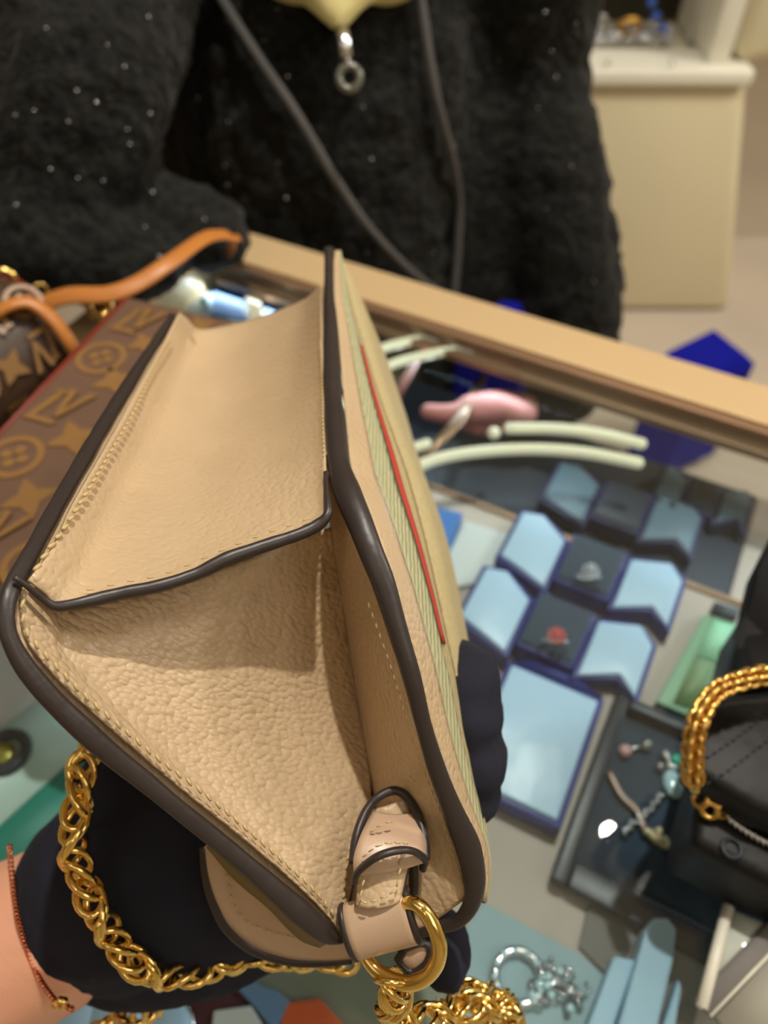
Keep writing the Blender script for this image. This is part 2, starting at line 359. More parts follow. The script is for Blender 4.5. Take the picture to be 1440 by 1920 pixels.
# ================================================================ COUNTER
SH = -.062      # shelf surface under the glass
ct = root('display_counter', U(0, .2, -GZ), 'glass topped jewellery counter with champagne metal frame', 'display counter')
def rail(name, a, mat, bev=.0015): mb = MB(); boxm(mb, *a); return mb.build(name, mat, ct, bev=bev, smooth=False)
rail('frame_rail', (-.507, .9, .5235, .5705, -.03, .006), m_champ)
rail('inner_trim', (-.465, .9, .516, .5232, -.008, .0035), m_champ2)
rail('frame_rail', (-.507, -.462, -.36, .523, -.03, .006), m_champ)
rail('frame_rail', (-.507, .9, -.405, -.361, -.03, .006), m_champ)
mb = MB(); boxm(mb, -.461, .9, -.36, .5155, -.006, 0); gl = mb.build('glass_top', m_glass, ct, smooth=False); gl['label'] = 'clear reflective glass top'
rail('display_shelf', (-.461, .9, -.36, .40, SH - .012, SH - .001), m_marble)
rail('shelf_edge', (-.461, .9, .4003, .405, SH - .014, SH + .001), m_champ2)
rail('dark_reflection_shelf', (-.461, .085, .406, .56, SH - .055, SH - .04), m_dark)  # added shelf, its dark colour stands for a dark reflection in the glass
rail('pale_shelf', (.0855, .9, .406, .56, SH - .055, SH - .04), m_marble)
rail('cabinet_body', (-.5, .9, -.4, .56, -GZ + .001, SH - .0555), m_cream, .004)
rail('lamp_bar', (-.45, .9, .506, .5155, -.0165, -.0085), m_champ2)
# cool light bar along the rear of the case
for u in (-.25, .25):
    area('counter_light', U(u, .502, -.02), U(u, .26, -.075),   .42, .22, (.72, .88, 1.0), .008)

# ---- ceiling light reflections in the glass, built as glowing tubes
def strip(pts, r, label, z=-.012, grp='modelled light reflections in the glass counter'):
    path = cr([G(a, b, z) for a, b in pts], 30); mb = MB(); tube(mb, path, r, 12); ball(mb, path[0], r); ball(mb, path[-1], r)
    tag(mb.build('strip_reflection', m_reflect), label, 'reflection', grp)
strip([(560, 790), (690, 670), (760, 642), (862, 624)], .0042, 'upper of two modelled cream light reflections nearest the far counter rail')
strip([(560, 850), (700, 704), (800, 666), (925, 648)], .0042, 'second modelled cream light reflection from the far rail, running past the canvas bag front')
strip([(955, 803), (1040, 804), (1120, 813), (1202, 832)], .0046, 'short pale modelled light reflection right of the pink hand')
strip([(700, 925), (780, 876), (860, 852), (980, 842), (1090, 848), (1196, 868)], .0046, 'long pale modelled light reflection lowest in the dark part of the case')
strip([(690, 880), (740, 852), (800, 832)], .004, 'short stub of modelled light reflection between bag and beige edge reflection')
mb = MB(); ball(mb, G(926, 812, -.03), .0052); tag(mb.build('dot_reflection', m_reflect), 'small round modelled light reflection beside the short strip reflection', 'dot reflection')
mb = MB(); tube(mb, [G(908, 704, -.05), G(860, 790, -.026), G(776, 878, -.022)], [.0035, .0055, .0035], 10, flat=.5); tag(mb.build('bag_edge_reflection', m_champ2), 'beige reflection of the bag edge, modelled as a stick crossing the hand', 'edge reflection')  # solid stick stands for the bag edge mirrored in the glass
mb = MB(); tube(mb, [G(785, 670, -.02), G(745, 740, -.025)], [.0028, .0045], 10); tag(mb.build('pink_pen', M('dusty_pink', (150, 96, 92), .5)), 'faint dusty pink pen under the glass beside the bag front', 'pen')

# ---- ring boxes
def ring_box(u0, v0, label, grp, z=SH, dimmed=False, ringmat=None, w=.133, dv=.05):
    bm_, sm_, vm_ = (m_dblue, m_satin2, m_dark) if dimmed else (m_blue, m_satin, m_slate)  # rear boxes take darker copies, dimness put into the colour
    r = root('ring_box', U(u0 + w / 2, v0 + dv / 2, z), label, 'ring box', grp)
    a, b = u0 + w * .35, u0 + w * .65
    mb = MB(); boxm(mb, a - .001, b + .001, v0 + .0, v0 + dv, z, z + .018); mb.build('base', bm_, r, bev=.002)
    mb = MB(); boxm(mb, a + .001, b - .001, v0 + .003, v0 + dv - .003, z + .0182, z + .021); mb.build('cushion', vm_, r, bev=.002)
    for s in (0, 1):     # wing lids folded out, chevron sided
        ua, ub = (u0, a - .0015) if s == 0 else (b + .0015, u0 + w)
        um = (ua + ub) / 2 + (.006 if s else -.004)
        def poly(g, zz):
            if s == 0: q = [(ua, v0 + g), (um, v0 - .004 + g), (ub, v0 - .012 + g), (ub, v0 + dv - .008 - g), (um, v0 + dv + .008 - g), (ua, v0 + dv + .004 - g)]
            else: q = [(ua, v0 - .006 + g), (um, v0 + .008 + g), (ub, v0 - .004 + g), (ub, v0 + dv - .004 - g), (um + .002, v0 + dv + .008 - g), (ua, v0 + dv - .002 - g)]
            gg = g if g else 0
            return [U(min(max(x, ua + gg), ub - gg), y, zz) for x, y in q]
        mb = MB(); prism(mb, poly(0, z + .016), .016); lid = mb.build('lid', bm_, r, bev=.0015)
        mb = MB(); prism(mb, poly(.0035, z + .0185), .0024); mb.build('satin_lining', sm_, lid, bev=.0012)
    return r
def ring(c, mat, stone, label):
    r = root('ring', c, label, 'ring')
    mb = MB(); torus(mb, c, .0085, .0011, 24, 6, Vector((0.1, 1, .5))); mb.build('band', mat, r)
    mb = MB(); ball(mb, c + Vector((0, 0, .009)), .0024, 8, 6)
    for k in range(8): a = k * math.pi / 4; ball(mb, c + Vector((math.cos(a) * .0048, math.sin(a) * .0048, .008)), .0016, 8, 5)
    mb.build('stone', stone, r)
ring_box(-.087, .345, 'open blue ring box with white satin wings, farther of the two bright ones', 'open ring boxes on the shelf')
ring_box(-.092, .282, 'open blue ring box nearer the camera, holding the pink stone ring', 'open ring boxes on the shelf')
ring(G(1103, 1082, SH + .03), m_silver, m_silver, 'silver diamond cluster ring in the farther open ring box')
ring(G(1040, 1203, SH + .03), m_silver, m_ruby, 'silver ring with pink stone in the nearer open ring box')
ring_box(-.085, .45, 'blue ring box with dimness painted in, in the dark rear part of the case, left one', 'ring boxes in the dark rear of the case', SH - .0395, True)
ring_box(.0, .498, 'ring box with dimness painted in, in the dark rear of the case near the champagne rail', 'ring boxes in the dark rear of the case', SH - .0395, True, w=.08, dv=.04)
# necklace box
nb = root('necklace_box', U(0, .23, SH), 'large open blue box with pale satin pad beside the gloved fingers', 'jewellery box')
def rect(u0, u1, v0, v1, z, rot=.02):
    cu, cv = (u0 + u1) / 2, (v0 + v1) / 2; co, si = math.cos(rot), math.sin(rot)
    return [U(cu + (a - cu) * co - (b - cv) * si, cv + (a - cu) * si + (b - cv) * co, z) for a, b in ((u0, v0), (u1, v0), (u1, v1), (u0, v1))]
mb = MB(); prism(mb, rect(-.045, .022, .178, .27, SH + .017), .0165); mb.build('tray_base', m_blue, nb, bev=.002)
mb = MB(); prism(mb, rect(-.041, .018, .182, .266, SH + .0195), .0022); pdm = mb.build('satin_pad', m_satin, nb, bev=.0012)
mb = MB(); prism(mb, [U(-.022, .2745, SH + .013), U(-.045, .272, SH + .013), U(-.028, .2795, SH + .013), U(-.006, .2799, SH + .013), U(.02, .2745, SH + .013)], .012); mb.build('hinge_lip', m_blue, nb)
# white pad, blue cube, mint box
def slab(name, pts, z, h, mat, label, cat, grp=None, bev=.001, drop=.0):
    mb = MB(); prism(mb, [G(a, b, z + h) for a, b in pts], h - drop)
    return tag(mb.build(name, mat, bev=bev, smooth=False), label, cat, grp)
slab('white_pad', [(872, 975), (955, 1002), (915, 1090), (858, 1100), (820, 1230), (760, 1200)], SH, .003, m_white, 'white leather display pad left of the open ring boxes', 'display pad')
slab('blue_box', [(760, 935), (868, 962), (828, 1062), (740, 1040)], SH, .012, m_bright, 'bright blue little box just right of the canvas bag front', 'box')
mt = root('mint_box', G(1320, 1240, SH), 'mint green long box beside the black handbag', 'box')
mb = MB(); prism(mb, [G(a, b, SH + .014) for a, b in ((1322, 1150), (1385, 1168), (1300, 1345), (1230, 1315))], .0135); mb.build('side_wall', M('soft_green', (128, 172, 140), .5), mt, bev=.001)
mb = MB(); prism(mb, [G(a, b, SH + .0155) for a, b in ((1340, 1160), (1378, 1172), (1346, 1240), (1305, 1228))], .0012); mb.build('lid_panel', m_mint, mt)
mb = MB(); prism(mb, [G(a, b, SH + .0152) for a, b in ((1302, 1232), (1343, 1244), (1300, 1330), (1262, 1318))], .001); mb.build('olive_panel', m_mint2, mt)
mb = MB(); prism(mb, [G(a, b, SH + .0165) for a, b in ((1340, 1128), (1388, 1142), (1380, 1164), (1336, 1150))], .012); mb.build('end_cap', m_dark, mt)
# dark jewel tray
tr = root('jewel_tray', U(.07, .22, SH), 'charcoal tray holding earrings and a pendant chain', 'jewellery tray')
tp = [(1150, 1318), (1345, 1388), (1420, 1420), (1330, 1770), (1052, 1632)]
Q = rect(.0265, .15, .162, .283, SH + .003, 0); mb = MB(); prism(mb, Q, .0028); mb.build('tray_floor', m_slate, tr)
mb = MB()
for a in ((.0265, .036, .152, .283), (.148, .157, .152, .283), (.0362, .1478, .275, .283), (.0362, .1478, .152, .168)): boxm(mb, *a, SH + .0032, SH + .014)
mb.build('tray_rim', m_tray, tr, bev=.002)
zt2 = SH + .004
k = root('earring', G(1185, 1405, zt2), 'silver pink drop earring at the head of the charcoal tray', 'earring')
mb = MB(); ball(mb, G(1172, 1408, zt2 + .003), .0045); mb.build('pink_stone', M('pinkish_pearl', (206, 160, 160), .2, coat=1), k)
mb = MB(); ball(mb, G(1212, 1397, zt2 + .003), .004); tube(mb, [G(1172, 1408, zt2 + .003), G(1212, 1397, zt2 + .003)], .001, 8); mb.build('setting', m_silver, k)
k = root('pendant', G(1262, 1450, zt2), 'green stone pendant with pale drop and silver chain in the tray', 'pendant')
mb = MB()
for i in range(12): ball(mb, G(1258 + random.uniform(-22, 22), 1420 + random.uniform(-14, 22), zt2 + .004), .0028, 8, 6)
mb.build('cluster', m_silver, k)
mb = MB(); ball(mb, G(1268, 1425, zt2 + .007), .0035); mb.build('green_stone', M('green_stone', (70, 200, 170), .1, coat=1), k)
mb = MB(); ball(mb, G(1262, 1470, zt2 + .004), .0075, 14, 10, sc3=(.8, 1.2, .5)); mb.build('drop', m_opal, k)
mb = MB(); path = cr([G(a, b, zt2 + .003) for a, b in ((1240, 1490), (1215, 1520), (1180, 1550), (1172, 1560))], 12)
for i, p in enumerate(path): torus(mb, p, .0026, .0008, 10, 6, Vector((i % 2, 1 - i % 2, .6)))
mb.build('chain', m_silver, k)
k = root('bracelet', G(1190, 1520, zt2), 'dull gold strap bracelet with rough clasp lying across the tray', 'bracelet')
mb = MB(); tube(mb, cr([G(a, b, zt2 + .004) for a, b in ((1142, 1445), (1165, 1490), (1195, 1520), (1210, 1560))], 14), .0022, 8, flat=.5); mb.build('strap', M('dull_bronze', (140, 120, 108), .4, .6), k)
mb = MB()
for i in range(16): ball(mb, G(1225 + random.uniform(-14, 14) + i, 1555 + i * 2.2 + random.uniform(-8, 8), zt2 + .005), .0026, 8, 6)
mb.build('clasp', M('pale_gold', (206, 190, 150), .3, .8), k)

# ---- near part of the shelf (bottom of the picture)
slab('blue_pad', [(905, 1690), (1090, 1790), (1180, 1870), (1150, 1990), (860, 2000), (840, 1800)], SH, .002, m_bluecloth, 'greyish blue flat pad at the bottom under the silver jewellery', 'display pad')
slab('grey_sheet', [(1105, 1690), (1330, 1800), (1300, 1930), (1200, 1890), (1085, 1775)], SH, .0022, m_grey, 'painted grey shadow of the charcoal tray beside the blue card stands', 'painted shadow')  # grey sheet laid in as the shadow by the tray
def card(pts, z, h, label): slab('card_stand', pts, SH + z, h, m_lblue, label, 'display stand', 'pale blue card stands', .0012)
card([(1212, 1738), (1226, 1722), (1252, 1722), (1268, 1742), (1262, 1800), (1225, 1960), (1150, 1960)], .003, .02, 'tallest pale blue card stand with rounded top')
card([(1152, 1792), (1192, 1800), (1140, 1960), (1088, 1960)], .003, .014, 'left low pale blue card stand')
card([(1272, 1835), (1278, 1850), (1262, 1960), (1232, 1960)], .003, .012, 'right low pale blue card stand')
def trinket(name, c, n, s, mat, label, cat, z=SH + .004, sizes=(.002, .0042)):
    r = root(name, G(*c, z), label, cat); mb = MB()
    for i in range(n):
        p = G(random.gauss(c[0], s[0]), random.gauss(c[1], s[1]), z + random.random() * .006)
        if i % 2: torus(mb, p, random.uniform(*sizes), .0009, 12, 6, Vector((random.random(), random.random(), random.random())))
        else: ball(mb, p, random.uniform(*sizes) * .5, 8, 6)
    mb.build('setting', mat, r); mb = MB()
    for i in range(max(3, n // 6)): ball(mb, G(random.gauss(c[0], s[0]), random.gauss(c[1], s[1]), z + .007), .0022, 8, 6)
    mb.build('stone', m_opal, r)
trinket('brooch', (1045, 1850), 44, (24, 24), m_silver, 'silver crystal brooch on the greyish blue pad', 'brooch')
k = root('bangle', G(970, 1830, SH + .004), 'grey silver bangle lying left of the silver brooch', 'bangle'); mb = MB(); torus(mb, G(972, 1832, SH + .006), .0125, .0028, 28, 8, Vector((0, 0, 1))); mb.build('band', m_silver, k)
mb = MB()
for i in range(12): a = i * math.pi / 6; ball(mb, G(972, 1832, SH + .01) + Vector((math.cos(a) * .0125, math.sin(a) * .0125, 0)), .0017, 8, 6)
mb.build('crystals', m_opal, k)
slab('green_pad', [(420, 1770), (900, 1790), (900, 2000), (420, 2000)], SH, .0015, M('grey_green_felt', (128, 132, 116), .7), 'grey green felt pad under the gold chain at the bottom', 'display pad')
slab('orange_card', [(535, 1880), (600, 1872), (680, 1960), (510, 1980)], SH + .0016, .006, m_orange, 'orange red card at the bottom edge', 'card')
slab('steel_blue_tag', [(455, 1826), (490, 1848), (520, 1858), (545, 1880), (515, 1935), (478, 1890), (440, 1850)], SH + .0016, .006, m_steel, 'slate blue tag touching the orange card', 'tag')
slab('maroon_card', [(330, 1850), (455, 1835), (470, 1900), (350, 1960)], SH + .0002, .004, m_maroon, 'maroon card at the bottom under the gold chain', 'card')
slab('white_card', [(400, 1895), (470, 1885), (515, 1960), (390, 1980)], SH + .0045, .004, m_white, 'off white card between maroon and orange cards', 'card')
def cushion(c, s, label):
    r = root('satin_cushion', G(*c, SH), label, 'cushion', 'pale blue satin cushions at the bottom')
    mb = MB(); ball(mb, G(*c, SH + .008), s, 20, 12, sc3=(1, 1, .42)); mb.build('satin', m_satin, r)
    mb = MB(); torus(mb, G(*c, SH + .008), s * .98, .0012, 30, 6); mb.build('piping', m_silver, r)
cushion((110, 1930), .022, 'pale blue satin cushion under the gloved wrist'); cushion((215, 1925), .018, 'pale blue satin cushion right of the wrist at the bottom edge'); cushion((318, 1930), .012, 'small pale blue cushion below the gold chain')
# white frame right bottom
ws = root('picture_frame', G(1400, 1820, 0.002), 'white framed grey board at the lower right corner beside the tray', 'frame')
mb = MB(); prism(mb, [G(a, b, .006) for a, b in ((1365, 1702), (1440, 1735), (1500, 1760), (1480, 1800), (1332, 1890))], .0055); mb.build('glossy_panel', M('glossy_grey', (196, 200, 190), .12), ws)
mb = MB(); tube(mb, [G(1366, 1700, .008), G(1316, 1890, .008)], .0028, 8); tube(mb, [G(1330, 1905, .008), G(1500, 1728, .008)], .0012, 8); mb.build('rim', m_trim, ws)
mb = MB(); tube(mb, [G(1318, 1892, .0075), G(1500, 1700, .0075)], .0052, 12, flat=.4); mb.build('dark_band', m_grey, ws)
mb = MB(); prism(mb, [G(a, b, .0062) for a, b in ((1336, 1900), (1500, 1735), (1560, 2000), (1440, 2000))], .0055); mb.build('grey_sheet', M('warm_grey', (160, 156, 142), .6), ws)

# ---- lower left: watch tray seen in the case
wt = root('watch_tray', G(60, 1480, SH), 'teal tray with pale mint acrylic border left of the glove', 'tray')
mb = MB(); prism(mb, [G(a, b, SH + .003) for a, b in ((-180, 1600), (170, 1335), (330, 1420), (0, 1720), (-200, 1780))], .0028); mb.build('teal_base', m_teal, wt)
mb = MB(); prism(mb, [G(a, b, SH + .0055) for a, b in ((-190, 1480), (100, 1270), (175, 1385), (-60, 1600), (-190, 1620))], .0024); mb.build('pale_border', m_pale, wt)
mb = MB(); torus(mb, G(12, 1410, SH + .0075), .012, .004, 28, 8, Vector((0, 0, 1))); o = mb.build('wristwatch', m_dark); tag(o, 'dark green round watch head on the pale tray border', 'watch')
mb = MB(); ball(mb, G(5, 1412, SH + .008), .008, 20, 8, sc3=(1, 1, .3)); d = mb.build('dial', M('olive_gold', (150, 140, 60), .3, .5)); d.parent = o
wp = root('round_dish', G(0, 1290, SH), 'white round dish with grey inside at the left edge', 'dish')
mb = MB(); tube(mb, [G(-25, 1285, SH + z) for z in (.006, .009, .02, .022)], [.03, .038, .042, .04], 40); mb.build('dish', M('white_ceramic', (222, 220, 222), .2), wp)
mb = MB(); tube(mb, [G(-30, 1270, SH + z) for z in (.0222, .0235)], [.031, .031], 40); mb.build('insert', M('dark_grey_insert', (70, 72, 74), .4), wp)
# upper left corner under the glass
slab('mirror_tray', [(368, 540), (395, 492), (600, 540), (585, 620), (330, 600)], -.03, .004, M('pale_grey', (170, 172, 168), .4), 'pale grey tray in the far left corner under the glass', 'tray', drop=.001)
slab('blue_velvet', [(405, 515), (452, 527), (462, 600), (395, 590)], -.0262, .003, M('steel_velvet', (72, 100, 150), .4), 'steel blue velvet square left of the cream bar in the far corner', 'velvet pad', 'steel blue velvet squares')
slab('blue_velvet', [(488, 540), (575, 560), (560, 600), (498, 595)], -.0262, .003, M('steel_velvet', (82, 104, 140), .4), 'steel blue velvet square right of the cream bar in the far corner', 'velvet pad', 'steel blue velvet squares')
slab('cream_bar', [(455, 530), (480, 534), (496, 600), (470, 600)], -.0262, .009, M('cream_bar', (226, 206, 178), .5), 'cream bar between two blue velvet squares', 'bar')
mb = MB(); ball(mb, G(385, 568, -.02), .006); tag(mb.build('crystal', m_opal), 'sparkling crystal at the left of the far corner tray', 'crystal')

# ================================================================ PERSON ACROSS THE COUNTER
def q(px, py, d, r): return (P(px, py, d), r)
def w(x, y, z, r): return (Vector((x, y, z)), r)
coat_ch = [
    [w(-.06, .93, 1.30, .12), q(640, -60, .80, .15), q(640, 250, .86, .145), q(650, 600, 1.02, .15), w(-.02, .97, .62, .17)],
    [q(470, -60, .84, .13), q(500, 250, .92, .13), q(520, 520, 1.06, .12)], [q(820, -60, .86, .13), q(830, 250, .93, .13), q(850, 560, 1.03, .12)],
    [w(-.20, .93, 1.33, .075), w(.12, .93, 1.33, .07)],
    [w(-.22, .92, 1.31, .08), q(150, -60, .66, .105), q(150, 200, .62, .102), q(110, 400, .65, .07), q(280, 410, .68, .05), q(400, 440, .70, .035)],
    [q(-90, -60, .68, .1), q(-50, 250, .65, .095), q(-10, 400, .63, .07), q(90, 470, .62, .048), q(200, 490, .635, .042), q(280, 500, .65, .03)],
    [w(.13, .92, 1.32, .075), q(985, 100, .84, .082), q(1030, 330, .88, .068), q(1075, 560, .93, .062), q(1055, 720, .99, .055)],
]
def coat_d(px, py, lift=.006):
    r = ray(px, py); rn = r.normalized(); best = 9
    for ch in coat_ch:
        n = 40; pts = cr([c[0] for c in ch], n); rs = [x.x for x in cr([Vector((c[1], i * .05, 0)) for i, c in enumerate(ch)], n)]
        for p, R in zip(pts, rs):
            oc = p - CAMP; b = oc.dot(rn); dd = R * R - (oc.length_squared - b * b)
            if dd > 0: best = min(best, (b - math.sqrt(dd)) / r.length)
    return (best if best < 9 else .85) - lift
pr = root('person', (-.04, .92, 0), 'person across the counter in a fluffy black coat with grey cords', 'person')
coat = blob('coat', coat_ch, m_coat, pr, .011, 6, .02, .022)
mb = MB()
for i in range(50):
    a, b = (random.uniform(0, 430), random.uniform(0, 520)) if i % 2 else (random.uniform(430, 1120), random.uniform(0, 560))
    ball(mb, P(a, b, coat_d(a, b, .011)), random.uniform(.0007, .0015), 6, 5)
sq = mb.build('sequins', m_silver, coat); sq['kind'] = 'stuff'
for pts in ([(395, -40), (420, 5), (480, 100), (560, 220), (625, 330), (690, 425), (760, 500), (825, 552)], [(780, -40), (792, 20), (805, 110), (822, 200), (848, 300), (860, 380), (858, 470), (850, 560)]):
    mb = MB(); tube(mb, cr([P(a, b, coat_d(a, b, .012)) for a, b in pts], 50), .0045, 10); mb.build('cord', m_cord, coat)
body = blob('body', [[w(-.03, .90, 1.34, .05), w(-.03, .88, 1.46, .055)], [w(-.03, .87, 1.50, .075), w(-.03, .87, 1.58, .088), w(-.03, .88, 1.63, .08)], [w(-.03, .785, 1.545, .012), w(-.03, .79, 1.57, .008)], [w(-.12, .88, 1.56, .012), w(-.12, .885, 1.59, .012)], [w(.06, .88, 1.56, .012), w(.06, .885, 1.59, .012)],
    [w(-.03, .95, 1.36, .05), w(-.03, .98, 1.0, .06), w(-.05, .97, .5, .1)], [w(-.13, .97, .5, .075), w(-.13, .97, .06, .045), w(-.13, .91, .04, .035)], [w(.06, .97, .5, .075), w(.06, .97, .06, .045), w(.06, .91, .04, .035)]], m_skin, pr, .008, 4)
hair = blob('hair', [[w(-.03, .91, 1.60, .098), w(-.03, .93, 1.45, .08)], [w(-.12, .92, 1.56, .03), w(-.13, .9, 1.38, .025)], [w(.06, .92, 1.56, .03), w(.07, .9, 1.38, .025)]], m_hair, pr, .01, 4)
tro = blob('trousers', [[w(-.03, .975, .70, .135), w(-.03, .975, .6, .14)], [w(-.13, .97, .6, .09), w(-.13, .97, .1, .065)], [w(.06, .97, .6, .09), w(.06, .97, .1, .065)]], m_coatp, pr, .012, 4)
yd = coat_d(640, 30, .03)
sf = blob('scarf', [[q(560, -110, yd + .02, .05), q(600, -30, yd, .028), q(632, 36, yd, .010)], [q(720, -110, yd + .02, .05), q(665, -30, yd, .026), q(636, 36, yd, .010)]], m_yellow, pr, .005, 6)
zp = root('zip_pull', P(650, 110, yd), 'silver zip pull with a ring hanging from the pale yellow scarf', 'zip pull')
mb = MB(); tube(mb, [P(641, 50, yd), P(644, 70, yd - .004), P(650, 108, yd - .004)], [.005, .0062, .0045], 12, flat=.5, nrm=-VD); mb.build('slider', m_silver, zp)
mb = MB(); torus(mb, P(655, 146, yd - .004), .0088, .0036, 28, 10, (VD + Vector((0, .2, .2))), xdir=Vector((1, 0, 0))); mb.build('ring', M('smoked_grey', (112, 112, 104), .25, .5), zp)
mb = MB(); torus(mb, P(651, 116, yd - .004), .0038, .0012, 16, 6, Vector((1, .3, 0))); mb.build('link', m_silver, zp)
# hand seen in the glass, built as solid hand and sleeve inside
def gq(px, py, z, r): return (G(px, py, z), r)
hz = -.045
hand = blob('hand', [[gq(803, 772, hz, .0075), gq(840, 776, hz, .0088), gq(880, 770, hz, .010)],
    [gq(880, 768, hz, .013), gq(935, 762, hz, .015), gq(985, 768, hz, .013), gq(1050, 742, hz, .012)],
    [gq(915, 772, hz - .012, .0075), gq(868, 792, hz - .018, .007), gq(890, 800, hz - .022, .006)],
    [gq(930, 775, hz - .012, .0075), gq(890, 800, hz - .02, .007), gq(910, 806, hz - .024, .006)],
    [gq(945, 778, hz - .012, .007), gq(915, 803, hz - .02, .0065), gq(930, 808, hz - .023, .0055)],
    [gq(960, 780, hz - .010, .0065), gq(938, 800, hz - .018, .006), gq(950, 804, hz - .021, .005)]], m_skinp, pr, .0022, 5)
blob('sleeve', [[gq(1000, 765, hz - .002, .0165), gq(1075, 735, hz - .004, .019), (G(1130, 690, hz - .01), .02)]], m_coatp, pr, .004, 4)

# ================================================================ MONOGRAM BAGS, LEFT
def motif_star(c, X, Yv, s, mb, mi, nz):
    n = 16; pts = []
    for k in range(n):
        a = 2 * math.pi * k / n; r = s * (1.0 if k % 4 == 0 else .62 if k % 2 == 1 and False else .45 if k % 4 == 2 else .62)
        pts.append(c + X * (math.cos(a + .78) * r) + Yv * (math.sin(a + .78) * r) + nz)
    mb.add([c + nz] + pts, [(0, 1 + k, 1 + (k + 1) % n) for k in range(n)], mi)
def motif_ring(c, X, Yv, s, mb, mi, nz):
    n = 24; v = []
    for k in range(n):
        a = 2 * math.pi * k / n; v += [c + nz + X * math.cos(a) * s * rr + Yv * math.sin(a) * s * rr for rr in (1.0, .74)]
    mb.add(v, [(2 * k, 2 * ((k + 1) % n), 2 * ((k + 1) % n) + 1, 2 * k + 1) for k in range(n)], mi)
    for k in range(4):
        a = k * math.pi / 2; cc = c + (X * math.cos(a) + Yv * math.sin(a)) * s * .32
        m = 10; mb.add([cc + nz + X * math.cos(2 * math.pi * j / m) * s * .2 + Yv * math.sin(2 * math.pi * j / m) * s * .2 for j in range(m)], [tuple(range(m))], mi)
def motif_lv(c, X, Yv, s, mb, mi, nz):
    kz = [0]
    def pl(p): kz[0] += 1; mb.add([c + nz * (1 + .35 * kz[0]) + X * a * s + Yv * b * s for a, b in p], [tuple(range(len(p)))], mi)
    pl([(-.9, -.9), (-.6, -.9), (-.2, .7), (-.5, .7)]); pl([(-.9, -.9), (.3, -.9), (.4, -.65), (-.84, -.65)]); pl([(-.6, .7), (-.1, .7), (-.14, .85), (-.6, .85)])
    pl([(-.1, 1.0), (.2, 1.0), (.35, -.5), (.15, -.5)]); pl([(.15, -.5), (.35, -.5), (1.05, 1.0), (.75, 1.0)])
# flat pochette lying / leaning : top face
HT = .10
A0, B0, C0, D0 = G(238, 558, HT), G(470, 612, HT), G(90, 1120, HT), G(-160, 985, HT)
po = root('monogram_pouch', G(150, 850, 0), 'flat brown monogram pouch lying between the duffel bag and beige handbag', 'pouch')
mb = MB(); prism(mb, [A0, B0, C0, D0], HT - .0012)
Yd = (A0 - D0); Xd = (B0 - A0)
nzv = Vector((0, 0, .0007)); xh = Xd.normalized(); yh = Vector((-xh.y, xh.x, 0))
if yh.dot(Yd) < 0: yh = -yh
def pm(px, py, kind, s):
    c = G(px, py, HT)
    (motif_star if kind == 's' else motif_ring if kind == 'r' else motif_lv)(c, xh, yh, s, mb, 1, nzv)
for a in ((190, 672, 'r', .0165), (110, 765, 'v', .0165), (28, 857, 'r', .017), (215, 715, 's', .015), (138, 822, 's', .016), (55, 935, 's', .016), (258, 605, 'v', .015), (270, 645, 's', .012), (375, 612, 's', .012), (60, 1060, 'r', .016), (-20, 1000, 'v', .016)): pm(*a)
mb.build('canvas_body', None, po, mats=[m_mono, m_motif], smooth=False)
mb = MB(); tube(mb, [D0 - Vector((0, 0, .006)), C0 - Vector((0, 0, .006))], .0035, 8); tube(mb, [D0, A0], .0016, 8); mb.build('piping', m_redt, po)
# duffel : barrel with monogram, handle, zip
du = root('monogram_duffel', G(40, 800, 0), 'dark brown monogram duffel bag with tan handle at the left edge', 'bag')
ax0, ax1 = P(80, 622, .565), P(-300, 860, .49)
axd = (ax1 - ax0).normalized(); RR = .056
n1, n2 = 26, 40; vs = []; side = axd.cross(Vector((0, 0, 1))).normalized(); upv = side.cross(axd)
if upv.z < 0: upv = -upv
def duf(t, a, extra=0):
    e = min(1, min(t, 1 - t) / .13); rr = RR * (.72 + .28 * math.sin(e * math.pi / 2)) + extra
    return ax0.lerp(ax1, t) + side * math.cos(a) * rr * 1.05 + upv * math.sin(a) * rr
for i in range(n1 + 1):
    for k in range(n2): vs.append(duf(i / n1, 2 * math.pi * k / n2))
fs = [(i * n2 + k, i * n2 + (k + 1) % n2, (i + 1) * n2 + (k + 1) % n2, (i + 1) * n2 + k) for i in range(n1) for k in range(n2)] + [tuple(range(n2))[::-1], tuple(n1 * n2 + k for k in range(n2))]
mb = MB(); mb.add(vs, fs)
for i in range(6):
    for k in range(12):
        t = .1 + i * .155 + (k % 2) * .07; a = 2 * math.pi * k / 12
        if t > .95: continue
        c = duf(t, a, .0012); nr = (c - ax0.lerp(ax1, t)).normalized(); yy = nr.cross(axd)
        (motif_star, motif_ring, motif_lv)[(i + k) % 3](c, axd, yy, .0125, mb, 1, nr * .0006)
mb.build('canvas_body', None, du, mats=[m_mono2, m_motif])
mb = MB(); tube(mb, cr([P(*a) for a in ((-60, 640, .50), (0, 582, .495), (55, 568, .50), (100, 600, .505), (140, 660, .52), (152, 700, .55))], 30), .0058, 10, flat=.6); mb.build('handle', m_tan, du)
mb = MB(); tube(mb, [duf(.01, 2 * math.pi * k / 24, .001) for k in range(24)], .0026, 8, closed=True); mb.build('piping', m_redt, du)
mb = MB(); torus(mb, P(8, 527, .53), .0075, .0022, 20, 8, Vector((.3, -1, .4))); torus(mb, P(75, 545, .56), .005, .0012, 20, 8, Vector((.6, -1, .1))); mb.build('buckle', m_gold, du)
mb = MB(); torus(mb, P(186, 572, .57), .008, .003, 20, 8, Vector((1, -1, .4))); mb.build('clip', m_gold2, du)
